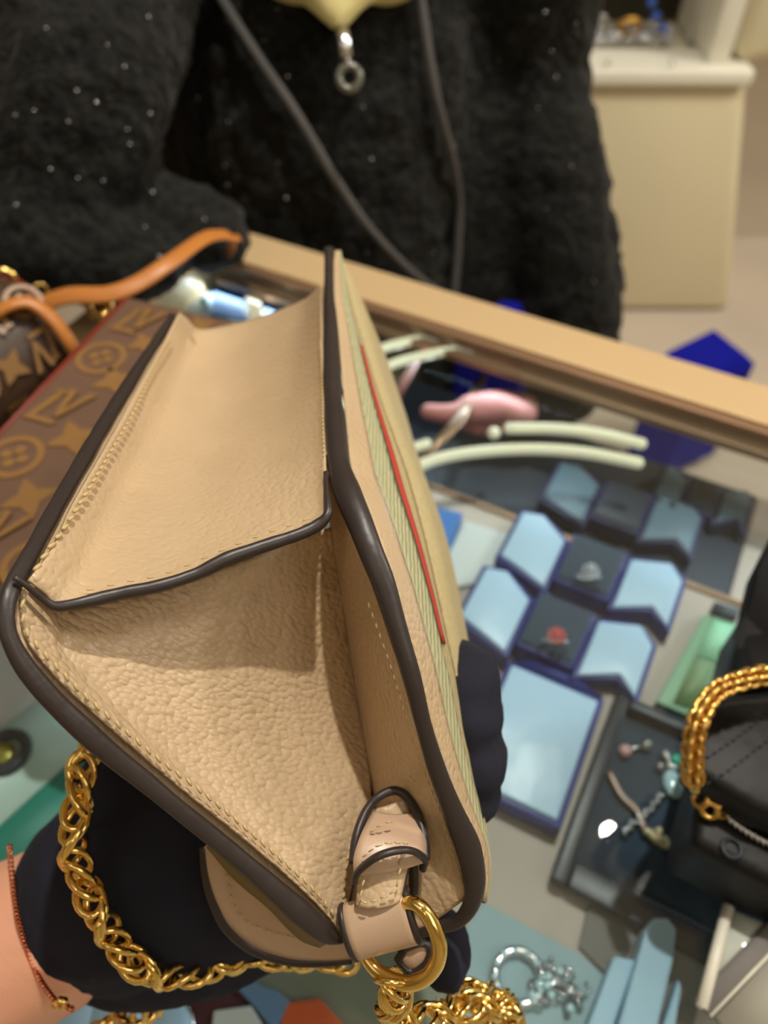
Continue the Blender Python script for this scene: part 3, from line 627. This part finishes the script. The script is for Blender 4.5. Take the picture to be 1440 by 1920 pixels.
mb = MB(); pth = cr([P(*a) for a in ((40, 590, .56), (120, 556, .555), (200, 552, .555), (260, 530, .56), (320, 490, .57), (380, 448, .60), (415, 440, .62), (440, 448, .64), (430, 472, .66))], 50)
tube(mb, pth, .0068, 10, flat=.25, nrm=-VD + Vector((0, 0, .3))); st = mb.build('shoulder_strap', m_tan, du)

# ================================================================ BLACK HANDBAG, RIGHT
bk = root('black_handbag', G(1440, 1500, 0), 'black leather handbag with gold chain handle at the right edge', 'handbag')
def bp(px, py, z): return G(px, py, z)
mb = MB(); prism(mb, [bp(1325, 1430, .05), bp(1304, 1510, .05), bp(1296, 1582, .05), bp(1450, 1660, .05), bp(1760, 1790, .05), bp(1900, 1300, .05), bp(1430, 1120, .05), bp(1395, 1150, .05)], .048)
mb.build('body', m_bag, bk, bev=.006)
mb = MB(); prism(mb, [bp(1312, 1350, .075), bp(1288, 1440, .075), bp(1420, 1520, .075), bp(1760, 1640, .075), bp(1800, 1330, .075), bp(1440, 1290, .075), bp(1350, 1300, .075)], .0235)
fl = mb.build('flap', m_bag, bk, bev=.006)
mb = MB(); prism(mb, [bp(1392, 1185, .052), bp(1420, 1060, .09), bp(1470, 960, .11), bp(1900, 1000, .11), bp(1900, 1300, .1), bp(1400, 1270, .07)], .02); mb.build('rear_gusset', m_coatp, bk, bev=.004)
for py in (1400, 1450):
    mb = MB(); pth = [bp(a, b, .0757) for a, b in ((1325, py + 20), (1385, py - 20), (1500, py - 110))]; stitches('quilting', pth, fl, .004, .0004, .0012, mat=m_tray)
mb = MB(); pth = cr([bp(a, b, .053) for a, b in ((1350, 1520), (1380, 1545), (1420, 1570), (1480, 1600))], 26)
for i, p in enumerate(pth): torus(mb, p, .0022, .0007, 10, 6, Vector((1, i % 2, .5)))
mb.build('silver_chain', m_silver, bk)
mb = MB(); torus(mb, bp(1372, 1590, .0515), .0042, .0009, 20, 6, Vector((0, 0, 1))); mb.build('stud', m_tray, bk)
hc = cr([bp(1300, 1465, .08), bp(1300, 1400, .092), bp(1312, 1345, .10), bp(1340, 1300, .10), bp(1385, 1278, .10), bp(1440, 1265, .10), bp(1520, 1265, .10)], 44)
mb = MB()
for i, p in enumerate(hc):
    t = (hc[min(i + 1, 43)] - hc[max(i - 1, 0)]).normalized(); a = i * 1.1
    u0 = t.cross(Vector((0, 0, 1))).normalized(); w0 = t.cross(u0)
    torus(mb, p, .0042, .0013, 14, 6, u0 * math.cos(a) + w0 * math.sin(a), sx=1.1, xdir=t)
mb.build('chain_handle', m_gold2, bk)
mb = MB(); ce = bp(1338, 1498, .057)
for k in range(6): a = k * math.pi / 3; torus(mb, ce + Vector((math.cos(a) * .006, math.sin(a) * .006, 0)), .0036, .0014, 12, 6, Vector((math.cos(a), math.sin(a), .8)))
mb.build('chain_anchor', m_gold2, bk)

# ================================================================ GLOVED HAND AND FOREARM
ha = root('person', G(-200, 1900, -GZ), 'person reaching in from lower left in black glove, holding the beige bag', 'person')
blob('forearm', [[q(-700, 2250, .29, .040), q(-280, 1980, .29, .038), q(-90, 1845, .302, .038), q(40, 1770, .305, .034), q(200, 1690, .305, .030)]], m_skin, ha, .004, 4)
glove_ch = [[q(208, 1668, .305, .037), q(250, 1655, .303, .039), q(300, 1640, .302, .042), q(400, 1600, .305, .042), q(520, 1540, .31, .040), q(640, 1480, .315, .034)],
    [q(225, 1560, .305, .022), q(270, 1470, .31, .026), q(400, 1420, .32, .028)],
    [q(170, 1770, .305, .018), q(230, 1790, .305, .021), q(330, 1760, .305, .026), q(480, 1690, .31, .026)],
    [q(640, 1420, .32, .018), q(760, 1290, .315, .015), q(845, 1258, .295, .0125), q(885, 1270, .272, .0115), q(880, 1300, .262, .010)],
    [q(640, 1470, .32, .018), q(780, 1370, .31, .015), q(860, 1340, .29, .0125), q(892, 1335, .268, .0110), q(880, 1362, .258, .0095)],
    [q(640, 1520, .32, .018), q(790, 1450, .305, .015), q(870, 1420, .288, .0125), q(900, 1425, .268, .0110), q(888, 1450, .258, .0095)],
    [q(640, 1570, .31, .018), q(770, 1530, .30, .014), q(850, 1490, .285, .0125), q(885, 1490, .27, .0105), q(878, 1505, .262, .0095)],
    [q(560, 1640, .31, .02), q(700, 1700, .292, .0145), q(800, 1740, .275, .0125), q(838, 1775, .266, .0105), q(836, 1822, .262, .0085)]]
blob('glove', glove_ch, m_glove, ha, .0025, 8, .005, .02)
mb = MB(); pth = cr([P(18, 1585, .278), P(22, 1640, .274), P(33, 1720, .274), P(62, 1810, .275), P(100, 1872, .268), P(135, 1892, .268)], 90)
for i, p in enumerate(pth):
    torus(mb, p, .0009, .0003, 8, 5, Vector((i % 2, 1 - i % 2, .6)))
br = mb.build('bracelet', m_rosegold, ha)
mb = MB(); 
for i in range(6): ball(mb, P(112 + random.uniform(-10, 14), 1880 + random.uniform(-6, 8), .268), .0016, 8, 6)
mb.build('charm', m_gold, br)

# ================================================================ THE BEIGE HANDBAG
bag = root('beige_handbag', P(500, 1200, .3), 'open beige leather handbag with dark painted edges held above the counter', 'handbag')
# edge centre lines  (px, py, depth, half width px)
EL = [(325, 592, .365, 7), (283, 655, .335, 9), (240, 722, .30, 11), (195, 795, .27, 13), (150, 872, .243, 14), (108, 945, .222, 15), (62, 1030, .203, 16), (26, 1095, .192, 16), (12, 1140, .188, 16), (16, 1190, .187, 17), (42, 1243, .188, 19), (80, 1292, .190, 20), (128, 1342, .193, 20), (205, 1412, .198, 19), (275, 1468, .203, 18), (335, 1518, .207, 17), (400, 1570, .212, 16), (480, 1637, .217, 18), (560, 1708, .222, 21), (612, 1752, .226, 17), (642, 1764, .229, 7)]
ER = [(617, 468, .385, 10), (617, 546, .345, 9), (620, 619, .318, 14), (623, 728, .284, 18), (629, 801, .262, 20), (636, 874, .243, 21), (654, 929, .231, 25), (676, 983, .224, 25), (697, 1038, .220, 23), (719, 1093, .218, 22), (745, 1180, .217, 20), (772, 1270, .217, 18), (794, 1360, .219, 16), (820, 1445, .222, 17), (851, 1525, .225, 20), (878, 1590, .228, 24), (889, 1650, .230, 22), (884, 1694, .233, 16), (858, 1728, .236, 12), (818, 1738, .239, 13), (780, 1752, .241, 10), (740, 1776, .243, 8)]
def edge(name, E, lo=None):
    n = len(E) * 8; pts = cr([P(a, b, d) for a, b, d, h in E], n)
    hs = [x.x for x in cr([Vector((h * d / F, i * .01, 0)) for i, (a, b, d, h) in enumerate(E)], n)]
    # sample half widths at matching chord positions
    ctr = [P(a, b, d) for a, b, d, h in E]; hw = [h * d / F for a, b, d, h in E]; R = []
    for p in pts:
        best = None
        for i in range(len(ctr) - 1):
            s = ctr[i + 1] - ctr[i]; t = max(0, min(1, (p - ctr[i]).dot(s) / s.length_squared)); dd = (ctr[i] + s * t - p).length
            if best is None or dd < best[0]: best = (dd, hw[i] * (1 - t) + hw[i + 1] * t)
        R.append(best[1])
    R = [max(.0004, x + (noise.noise(pts[i] * 60) * .00035)) for i, x in enumerate(R)]
    mb = MB(); tube(mb, pts, R, 18, flat=.62, nrm=[(CAMP - p).normalized() for p in pts]); return mb.build(name, m_edge, bag)
edge('back_panel_edge', EL); edge('front_panel_edge', ER)
# back panel slab (left)
D = P(652, 1000, .42)
LP = cr([P(a, b, d + .0015) for a, b, d, h in EL], 60)
mb = MB(); rows = 10; vs = []
for j in range(rows + 1):
    for p in LP: vs.append(p.lerp(D, j / rows * .97))
mb.add(vs, [(j * 60 + i, j * 60 + i + 1, (j + 1) * 60 + i + 1, (j + 1) * 60 + i) for j in range(rows) for i in range(59)])
mb.build('back_panel', m_leather2, bag, solid=.0016)
# outer olive lining strip and bottom flap tip
mb = MB(); vs, fs = coons(PP([(388, 1590, .222), (440, 1650, .226), (500, 1700, .229), (560, 1760, .232), (600, 1776, .233)]), PP([(392, 1570, .222), (450, 1622, .226), (510, 1672, .228), (570, 1722, .230), (620, 1764, .232)]), PP([(388, 1590, .222), (392, 1570, .222)]), PP([(600, 1776, .233), (620, 1764, .232)]), 20, 3)
mb.add(vs, fs); mb.build('inner_binding', M('olive_lining', (118, 98, 52), .5), bag, solid=.0006)
TIP = [(383, 1588, .248), (388, 1640, .249), (402, 1690, .25), (428, 1738, .252), (478, 1778, .254), (545, 1799, .254), (610, 1802, .253), (660, 1798, .252)]
tp = cr(PP(TIP), 40); inn = cr(PP([(410, 1560, .246), (460, 1610, .247), (520, 1660, .248), (580, 1700, .249), (660, 1730, .25)]), 40)
mb = MB(); vs = [a.lerp(b, j / 6) for j in range(7) for a, b in zip(tp, inn)]
mb.add(vs, [(j * 40 + i, j * 40 + i + 1, (j + 1) * 40 + i + 1, (j + 1) * 40 + i) for j in range(6) for i in range(39)])
mb.build('flap_tip', m_plain, bag, solid=.0018)
mb = MB(); tube(mb, tp, [.0016 + .0006 * math.sin(math.pi * i / 39) for i in range(40)], 12, flat=.7, nrm=[(CAMP - p).normalized() for p in tp]); mb.build('flap_tip_edge', m_edge, bag)
stitches('stitching', cr(PP([(425, 1640, .246), (437, 1690, .247), (462, 1725, .248), (510, 1748, .249), (575, 1762, .249), (640, 1768, .249)]), 30), bag)

# front panel, outside: leather trim, woven band, stripe, canvas
def bandside(t_list): pass
RB = [(628, 470, .386), (626, 546, .350), (634, 619, .322), (643, 728, .288), (650, 801, .266), (658, 874, .247), (676, 925, .236), (699, 983, .228), (718, 1038, .224), (738, 1093, .222), (764, 1180, .221), (789, 1270, .221), (810, 1360, .222), (837, 1445, .225), (868, 1525, .229), (900, 1590, .232), (906, 1640, .235), (900, 1686, .239)]
SL = [(636, 474, .400), (655, 550, .375), (676, 625, .352), (710, 735, .325), (737, 810, .306), (762, 880, .290), (780, 940, .280), (796, 1000, .272), (808, 1050, .267), (820, 1105, .263), (838, 1190, .259), (857, 1275, .257), (874, 1365, .256), (890, 1450, .256), (905, 1530, .256), (912, 1592, .256), (912, 1650, .25), (902, 1690, .241)]
n = 90; a_ = cr(PP(RB), n); b_ = cr(PP(SL), n)
FRN = [(b_[i] - a_[i]) for i in range(n)]
def fr(i, s):   # point on the outer face between band edge (0) and silhouette (1)
    p = a_[i].lerp(b_[i], s); tangent = (a_[min(i + 1, n - 1)] - a_[max(i - 1, 0)]).normalized(); nr = FRN[i].cross(tangent).normalized()
    if nr.x < 0: nr = -nr
    return p + nr * math.sin(math.pi * min(1, s)) * .0018
def facestrip(name, s0, s1, mat, i0=0, i1=n, cols=5, lift=0, ext=None):
    vs = []
    for i in range(i0, i1):
        for c in range(cols + 1):
            s = s0 + (s1 - s0) * c / cols; vs.append(fr(i, s) + Vector((lift, 0, lift)))
    m = cols + 1; mb = MB(); mb.add(vs, [((i) * m + c, i * m + c + 1, (i + 1) * m + c + 1, (i + 1) * m + c) for i in range(i1 - i0 - 1) for c in range(cols)])
    return mb.build(name, mat, bag, solid=.0004)
facestrip('leather_trim', 0, .30, m_leather2)
facestrip('woven_band', .30, .60, m_weave)
facestrip('green_stripe', .60, .635, m_green, 22, 66); facestrip('red_stripe', .635, .74, m_red, 24, 66, lift=.0003); facestrip('green_stripe', .74, .765, m_green, 24, 66)
facestrip('front_canvas', .60, 1.0, m_canvas, 0, n, 6, lift=-.0004)
# the far side of the front panel, turning away from the camera
vs = []
for j in range(6):
    for i in range(n): vs.append(b_[i] .lerp(D + Vector((.05, 0, -.01)), j / 5 * .9) + (Vector((.006, 0, 0)) * math.sin(math.pi * j / 5)))
mb = MB(); mb.add(vs, [(j * n + i, j * n + i + 1, (j + 1) * n + i + 1, (j + 1) * n + i) for j in range(5) for i in range(n - 1)]); mb.build('front_panel', m_canvas, bag, solid=.001)
stitches('stitching', [a_[i].lerp(b_[i], .14) + (CAMP - a_[i]).normalized() * .001 for i in range(4, n - 4, 3)], bag, .003, .0003)

# flap interior : the broad concave sheet
Ltop = [(336, 586, .364), (300, 655, .334), (262, 722, .299), (222, 795, .269), (178, 872, .242), (136, 945, .221), (96, 1030, .203), (52, 1088, .1925)]
Rtop = [(604, 535, .365), (604, 600, .325), (606, 700, .292), (607, 780, .268), (610, 870, .243), (612, 915, .234), (616, 962, .225)]
Ntop = [(52, 1088, .1925), (84, 1112, .1955), (116, 1138, .198), (200, 1120, .2035), (300, 1100, .209), (400, 1062, .2145), (480, 1034, .2185), (560, 1002, .2225), (600, 982, .2245), (616, 962, .225)]
Ftop = [(336, 586, .364), (352, 600, .372), (372, 618, .382), (420, 612, .392), (480, 597, .395), (540, 576, .392), (575, 560, .385), (604, 535, .365)]
vs, fs = coons(PP(Ftop), PP(Ntop), PP(Ltop), PP(Rtop), 60, 60, lambda u, v: VD * (.012 * math.sin(math.pi * u) * math.sin(math.pi * v)))
mb = MB(); mb.add(vs, fs); mb.build('flap_interior', m_leather2, bag, solid=.0009)
# rolled dark rim of that sheet
NE = [(26, 1082, .190, 5), (52, 1100, .192, 5), (84, 1126, .195, 6), (108, 1137, .197, 9), (160, 1128, .201, 11), (230, 1112, .205, 12), (300, 1098, .208, 12), (370, 1075, .212, 12), (430, 1046, .215, 13), (500, 1022, .219, 12), (560, 1002, .222, 12), (598, 983, .224, 12), (615, 962, .2245, 9), (613, 930, .229, 6), (610, 885, .238, 4)]
n_ = 90; pts = cr([P(a, b, d - .0008) for a, b, d, h in NE], n_); ctr = [P(a, b, d) for a, b, d, h in NE]
R = []
for p in pts:
    best = (9, 0)
    for i in range(len(ctr) - 1):
        s = ctr[i + 1] - ctr[i]; t = max(0, min(1, (p - ctr[i]).dot(s) / s.length_squared)); dd = (ctr[i] + s * t - p).length
        if dd < best[0]: best = (dd, (NE[i][3] * (1 - t) + NE[i + 1][3] * t) * .215 / F)
    R.append(best[1] * (1 + .12 * noise.noise(p * 250)))
mb = MB(); tube(mb, pts, R, 14, flat=.8, nrm=[(CAMP - p).normalized() for p in pts]); mb.build('flap_rim', m_edge, bag)
stitches('stitching', cr(PP([(160, 1108, .2025), (230, 1092, .206), (300, 1079, .2095), (370, 1052, .2135), (430, 1026, .217), (500, 1000, .2205), (560, 980, .2235), (595, 964, .2255)]), 40), bag, .0048, .00022, .0009, .0002)

# gusset : left half
Lg = [(40, 1092, .1945), (38, 1140, .192), (44, 1185, .191), (72, 1230, .191), (112, 1275, .193), (165, 1325, .196), (240, 1392, .201), (310, 1452, .206), (375, 1505, .210), (450, 1565, .215), (540, 1642, .221), (600, 1700, .226), (644, 1752, .230)]
Cg = [(620, 990, .252), (632, 1060, .262), (648, 1160, .268), (664, 1270, .270), (682, 1380, .266), (694, 1470, .258), (690, 1540, .250), (668, 1620, .242), (650, 1700, .234), (644, 1752, .230)]
Tg = [(40, 1092, .1945), (84, 1132, .199), (116, 1150, .204), (200, 1128, .211), (300, 1108, .218), (400, 1072, .225), (480, 1042, .233), (560, 1008, .243), (620, 990, .252)]
vs, fs = coons(PP(Tg), PP([(644, 1752, .230), (644.5, 1752, .230)]), PP(Lg), PP(Cg), 80, 80, lambda u, v: VD * (.011 * math.sin(math.pi * u) ** 1.0 * (1 - v) ** 1.6))
mb = MB(); mb.add(vs, fs); mb.build('side_gusset', m_leather, bag, solid=.0009)
# gusset : right half, to the front panel
Rg = [(626, 830, .260), (636, 900, .246), (655, 985, .2305), (684, 1050, .2275), (706, 1105, .2245), (734, 1190, .2230), (762, 1280, .2230), (788, 1370, .2245), (812, 1450, .2275), (840, 1530, .230), (862, 1600, .2325), (872, 1655, .233), (876, 1682, .2345)]
Cg2 = [(610, 860, .250), (613, 930, .250), (620, 990, .253), (632, 1060, .262), (648, 1160, .268), (664, 1270, .270), (682, 1380, .266), (700, 1480, .258), (712, 1560, .252), (720, 1640, .247), (730, 1700, .244), (740, 1762, .243)]
vs, fs = coons(PP([(610, 860, .250), (626, 830, .260)]), PP([(740, 1762, .243), (800, 1735, .240), (876, 1682, .2345)]), PP(Cg2), PP(Rg), 30, 80)
mb = MB(); mb.add(vs, fs); mb.build('inner_gusset', m_leather2, bag, solid=.0009)
# base of the gusset between the two
vs, fs = coons(PP([(688, 1500, .259), (712, 1560, .253)]), PP([(644, 1770, .2335), (740, 1785, .2445)]), PP([(688, 1500, .259), (668, 1620, .244), (644, 1770, .2335)]), PP([(712, 1560, .253), (722, 1640, .248), (740, 1785, .2445)]), 8, 20)
mb = MB(); mb.add(vs, fs); mb.build('gusset_base', m_plain, bag, solid=.0008)
# stitching along the seams
off1 = [(322, 640, .344), (285, 705, .311), (248, 778, .277), (206, 850, .250), (166, 918, .2285), (124, 985, .2125), (88, 1035, .2025), (60, 1080, .1955)]
stitches('stitching', cr(PP([(a, b, d - .0012) for a, b, d in off1]), 40), bag, .0042, .0006, .0015, .0004, wob=.35)
off2 = [(44, 1100, .1935), (42, 1140, .1912), (46, 1178, .1905), (70, 1210, .1905), (108, 1252, .192), (160, 1305, .1955), (235, 1370, .200), (300, 1425, .2045), (370, 1478, .209), (440, 1535, .214), (520, 1605, .2195), (585, 1665, .2245), (632, 1722, .229)]
stitches('stitching', cr(PP([(a, b, d - .0004) for a, b, d in off2]), 60), bag, .0036, .00045, .0012, .0004, wob=.35)
off3 = [(708, 1488, .2545), (680, 1530, .249), (658, 1580, .2445), (650, 1630, .240), (644, 1690, .235), (640, 1725, .231)]
stitches('stitching', cr(PP([(a, b, d - .0025) for a, b, d in off3]), 30), bag, .0026, .00045, .001, .0004, wob=.3)
off4 = [(690, 1130, .2235), (728, 1235, .2215), (762, 1345, .2225), (792, 1440, .2255), (826, 1525, .2285), (850, 1600, .2315), (868, 1665, .2335)]
stitches('stitching', cr(PP([(a, b, d - .001) for a, b, d in off4]), 40), bag, .003, .0003)
off5 = [(600, 640, .309), (604, 720, .285), (605, 790, .264), (607, 860, .2465)]
stitches('stitching', cr(PP([(a, b, d - .001) for a, b, d in off5]), 20), bag, .0026, .0003)
stitches('stitching', cr(PP([(815, 1712, .2385), (835, 1698, .2375), (868, 1682, .2345)]), 12), bag, .003, .0003)

# leather tab with keeper and gold ring
tb = root('ring_tab', P(720, 1650, .235), '', ''); del tb['label'], tb['category']; par(tb, bag)
def sub(mb, name, mat, **k):
    o = mb.build(name, mat, None, **k); o.parent = bag; o.matrix_parent_inverse = Matrix.Translation(-bag.location); return o
C.objects.unlink(tb); bpy.data.objects.remove(tb)
def strap(name, rows, mat, th=.0022, edge_r=.0011):
    """rows: (left px,py,d),(right px,py,d) pairs; a leather strap with thickness and painted edges"""
    L_ = cr(PP([r[0] for r in rows]), 30); R_ = cr(PP([r[1] for r in rows]), 30); vs = []
    cols = 10
    for i in range(30):
        for c in range(cols + 1):
            s = c / cols; vs.append(L_[i].lerp(R_[i], s) - VD * (math.sin(math.pi * s) * .0022))
    mb = MB(); m = cols + 1; mb.add(vs, [(i * m + c, i * m + c + 1, (i + 1) * m + c + 1, (i + 1) * m + c) for i in range(29) for c in range(cols)])
    o = mb.build(name, mat, bag, solid=th)
    return o, L_, R_
tab, tl, trr = strap('tab_strap', [((686, 1520, .240), (766, 1492, .242)), ((668, 1580, .236), (772, 1545, .238)), ((668, 1620, .228), (768, 1600, .230)), ((672, 1660, .226), (758, 1640, .227)), ((670, 1700, .224), (748, 1690, .224))], m_leather2)
mb = MB(); tube(mb, trr, .0011, 8); tube(mb, tl, .0008, 8); o = mb.build('strap_edge', m_edge, bag)
stitches('stitching', cr(PP([(756, 1590, .2235), (748, 1640, .2215), (738, 1672, .220), (680, 1692, .2195), (682, 1650, .2215), (688, 1620, .224)]), 30), bag, .0028, .0003, .001, .0003)
# keeper band arching across
kp, kl, kr = strap('tab_keeper', [((700, 1525, .236), (778, 1528, .238)), ((678, 1566, .228), (790, 1560, .232)), ((664, 1608, .2235), (796, 1590, .2285)), ((664, 1640, .2225), (797, 1614, .228))], m_plain)
arc = cr(PP([(665, 1654, .2225), (668, 1640, .221), (682, 1624, .2195), (708, 1606, .218), (738, 1596, .2185), (764, 1594, .220), (784, 1600, .223), (796, 1612, .227), (792, 1630, .229)]), 40)
mb = MB(); tube(mb, arc, .00125, 10, flat=.8); mb.build('keeper_edge', m_edge, bag)
stitches('stitching', cr(PP([(682, 1606, .2205), (705, 1588, .2185), (735, 1580, .2185), (770, 1582, .222)]), 20), bag, .0026, .0003, .001, .0004)
stitches('stitching', cr(PP([(696, 1560, .2265), (716, 1546, .2255), (742, 1538, .2265)]), 12), bag, .0026, .0003, .001, .0004)
arch = cr(PP([(662, 1620, .226), (668, 1570, .229), (686, 1522, .234), (710, 1494, .238), (740, 1482, .240), (764, 1496, .239), (784, 1530, .235), (797, 1580, .230), (798, 1612, .227)]), 40)
mb = MB(); tube(mb, arch, .0014, 10); mb.build('tab_edge', m_edge, bag)
# rolled loop over the ring
cyl0 = P(655, 1748, .228); cyl1 = P(775, 1716, .226); cyd = (cyl1 - cyl0).normalized(); R0 = .0072
mb = MB(); vs = []; nb_ = 28
for i in range(nb_):
    a = -1.9 + 3.9 * i / (nb_ - 1)
    dn = (P(728, 1760, .228) - P(722, 1720, .228)); dn = (dn - cyd * dn.dot(cyd)).normalized(); tc_ = cyd.cross(dn); tc_ = tc_ if tc_.dot(CAMP - cyl0) > 0 else -tc_
    for s in range(9): vs.append(cyl0.lerp(cyl1, s / 8) + dn * (math.sin(a) * R0 * 1.05) + tc_ * (math.cos(a) * R0 * .6))
mb.add(vs, [(i * 9 + s, i * 9 + s + 1, (i + 1) * 9 + s + 1, (i + 1) * 9 + s) for i in range(nb_ - 1) for s in range(8)])
mb.build('ring_loop', m_plain, bag, solid=.0016)
mb = MB()
for end in (0, 8): tube(mb, [vs[i * 9 + end] for i in range(nb_)], .0012, 8)
mb.build('loop_edge', m_edge, bag)
tube_pts = cr(PP([(770, 1600, .232), (776, 1640, .233), (774, 1690, .234)]), 10); mb = MB(); tube(mb, tube_pts, .0016, 8); mb.build('strap_end', m_edge, bag)
# second small loop of leather under the ring
lo = cr(PP([(745, 1800, .243), (770, 1822, .243), (798, 1806, .242), (806, 1778, .241), (790, 1768, .241), (760, 1778, .242)]), 30)
mb = MB(); tube(mb, lo, .0012, 8, closed=True); mb.build('lower_tab_edge', m_edge, bag)
mb = MB(); mb.add([P(772, 1795, .2435)] + lo, [(0, 1 + k, 1 + (k + 1) % 30) for k in range(30)]); mb.build('lower_tab', m_plain, bag, solid=.001)
# gold ring
gr = cr(PP([(764, 1720, .230), (757, 1704, .2265), (768, 1692, .2225), (788, 1700, .2205), (806, 1724, .2195), (820, 1755, .219), (824, 1784, .219), (816, 1812, .220), (796, 1834, .2215), (768, 1844, .223), (738, 1838, .225), (710, 1822, .2275), (690, 1800, .2295), (676, 1772, .232), (668, 1740, .235)]), 80)
mb = MB(); tube(mb, gr, [.0019 + .0004 * math.sin(math.pi * i / 79) for i in range(80)], 16); mb.build('gold_ring', m_gold, bag)
# chain strap : rope of interlocking links
def rope(pts, mb, sp=.0040, R=.0042, r=.00128, sx=1.5, jit=.0):
    L = 0; P_ = cr(pts, 200)
    for i in range(199): L += (P_[i + 1] - P_[i]).length
    k = int(L / sp); pp = cr(pts, k)
    for i, p in enumerate(pp):
        t = (pp[min(i + 1, k - 1)] - pp[max(i - 1, 0)]).normalized(); a = i * .95 + jit
        u0 = t.cross(Vector((.3, .2, 1))).normalized(); w0 = t.cross(u0)
        ax = (u0 * math.cos(a) + w0 * math.sin(a) + t * .55).normalized()
        torus(mb, p, R, r, 16, 7, ax, sx=sx, xdir=t + u0 * .3 * math.sin(a))
mb = MB()
rope(PP([(205, 1345, .275), (180, 1395, .27), (152, 1450, .262), (145, 1510, .258), (140, 1575, .256), (146, 1630, .256), (168, 1680, .256), (198, 1730, .256), (228, 1785, .258), (270, 1815, .262), (330, 1830, .27), (400, 1812, .277), (470, 1790, .283), (550, 1795, .29), (640, 1800, .297)]), mb)
rope(PP([(335, 1838, .29), (310, 1868, .30), (270, 1895, .305), (215, 1920, .31), (150, 1960, .315)]), mb)
mb.build('chain_strap', m_gold, bag)
mb = MB(); rope(PP([(735, 1838, .226), (742, 1868, .232), (735, 1895, .24), (770, 1915, .25), (840, 1900, .262), (900, 1885, .27), (950, 1890, .275), (930, 1930, .28), (860, 1950, .285)]), mb, .003, .0046, .00105, 1.3)
rope(PP([(850, 1875, .272), (890, 1862, .276), (940, 1878, .28), (960, 1910, .285)]), mb, .003, .0044, .00105, 1.2)
mb.build('chain_end', m_gold, bag)
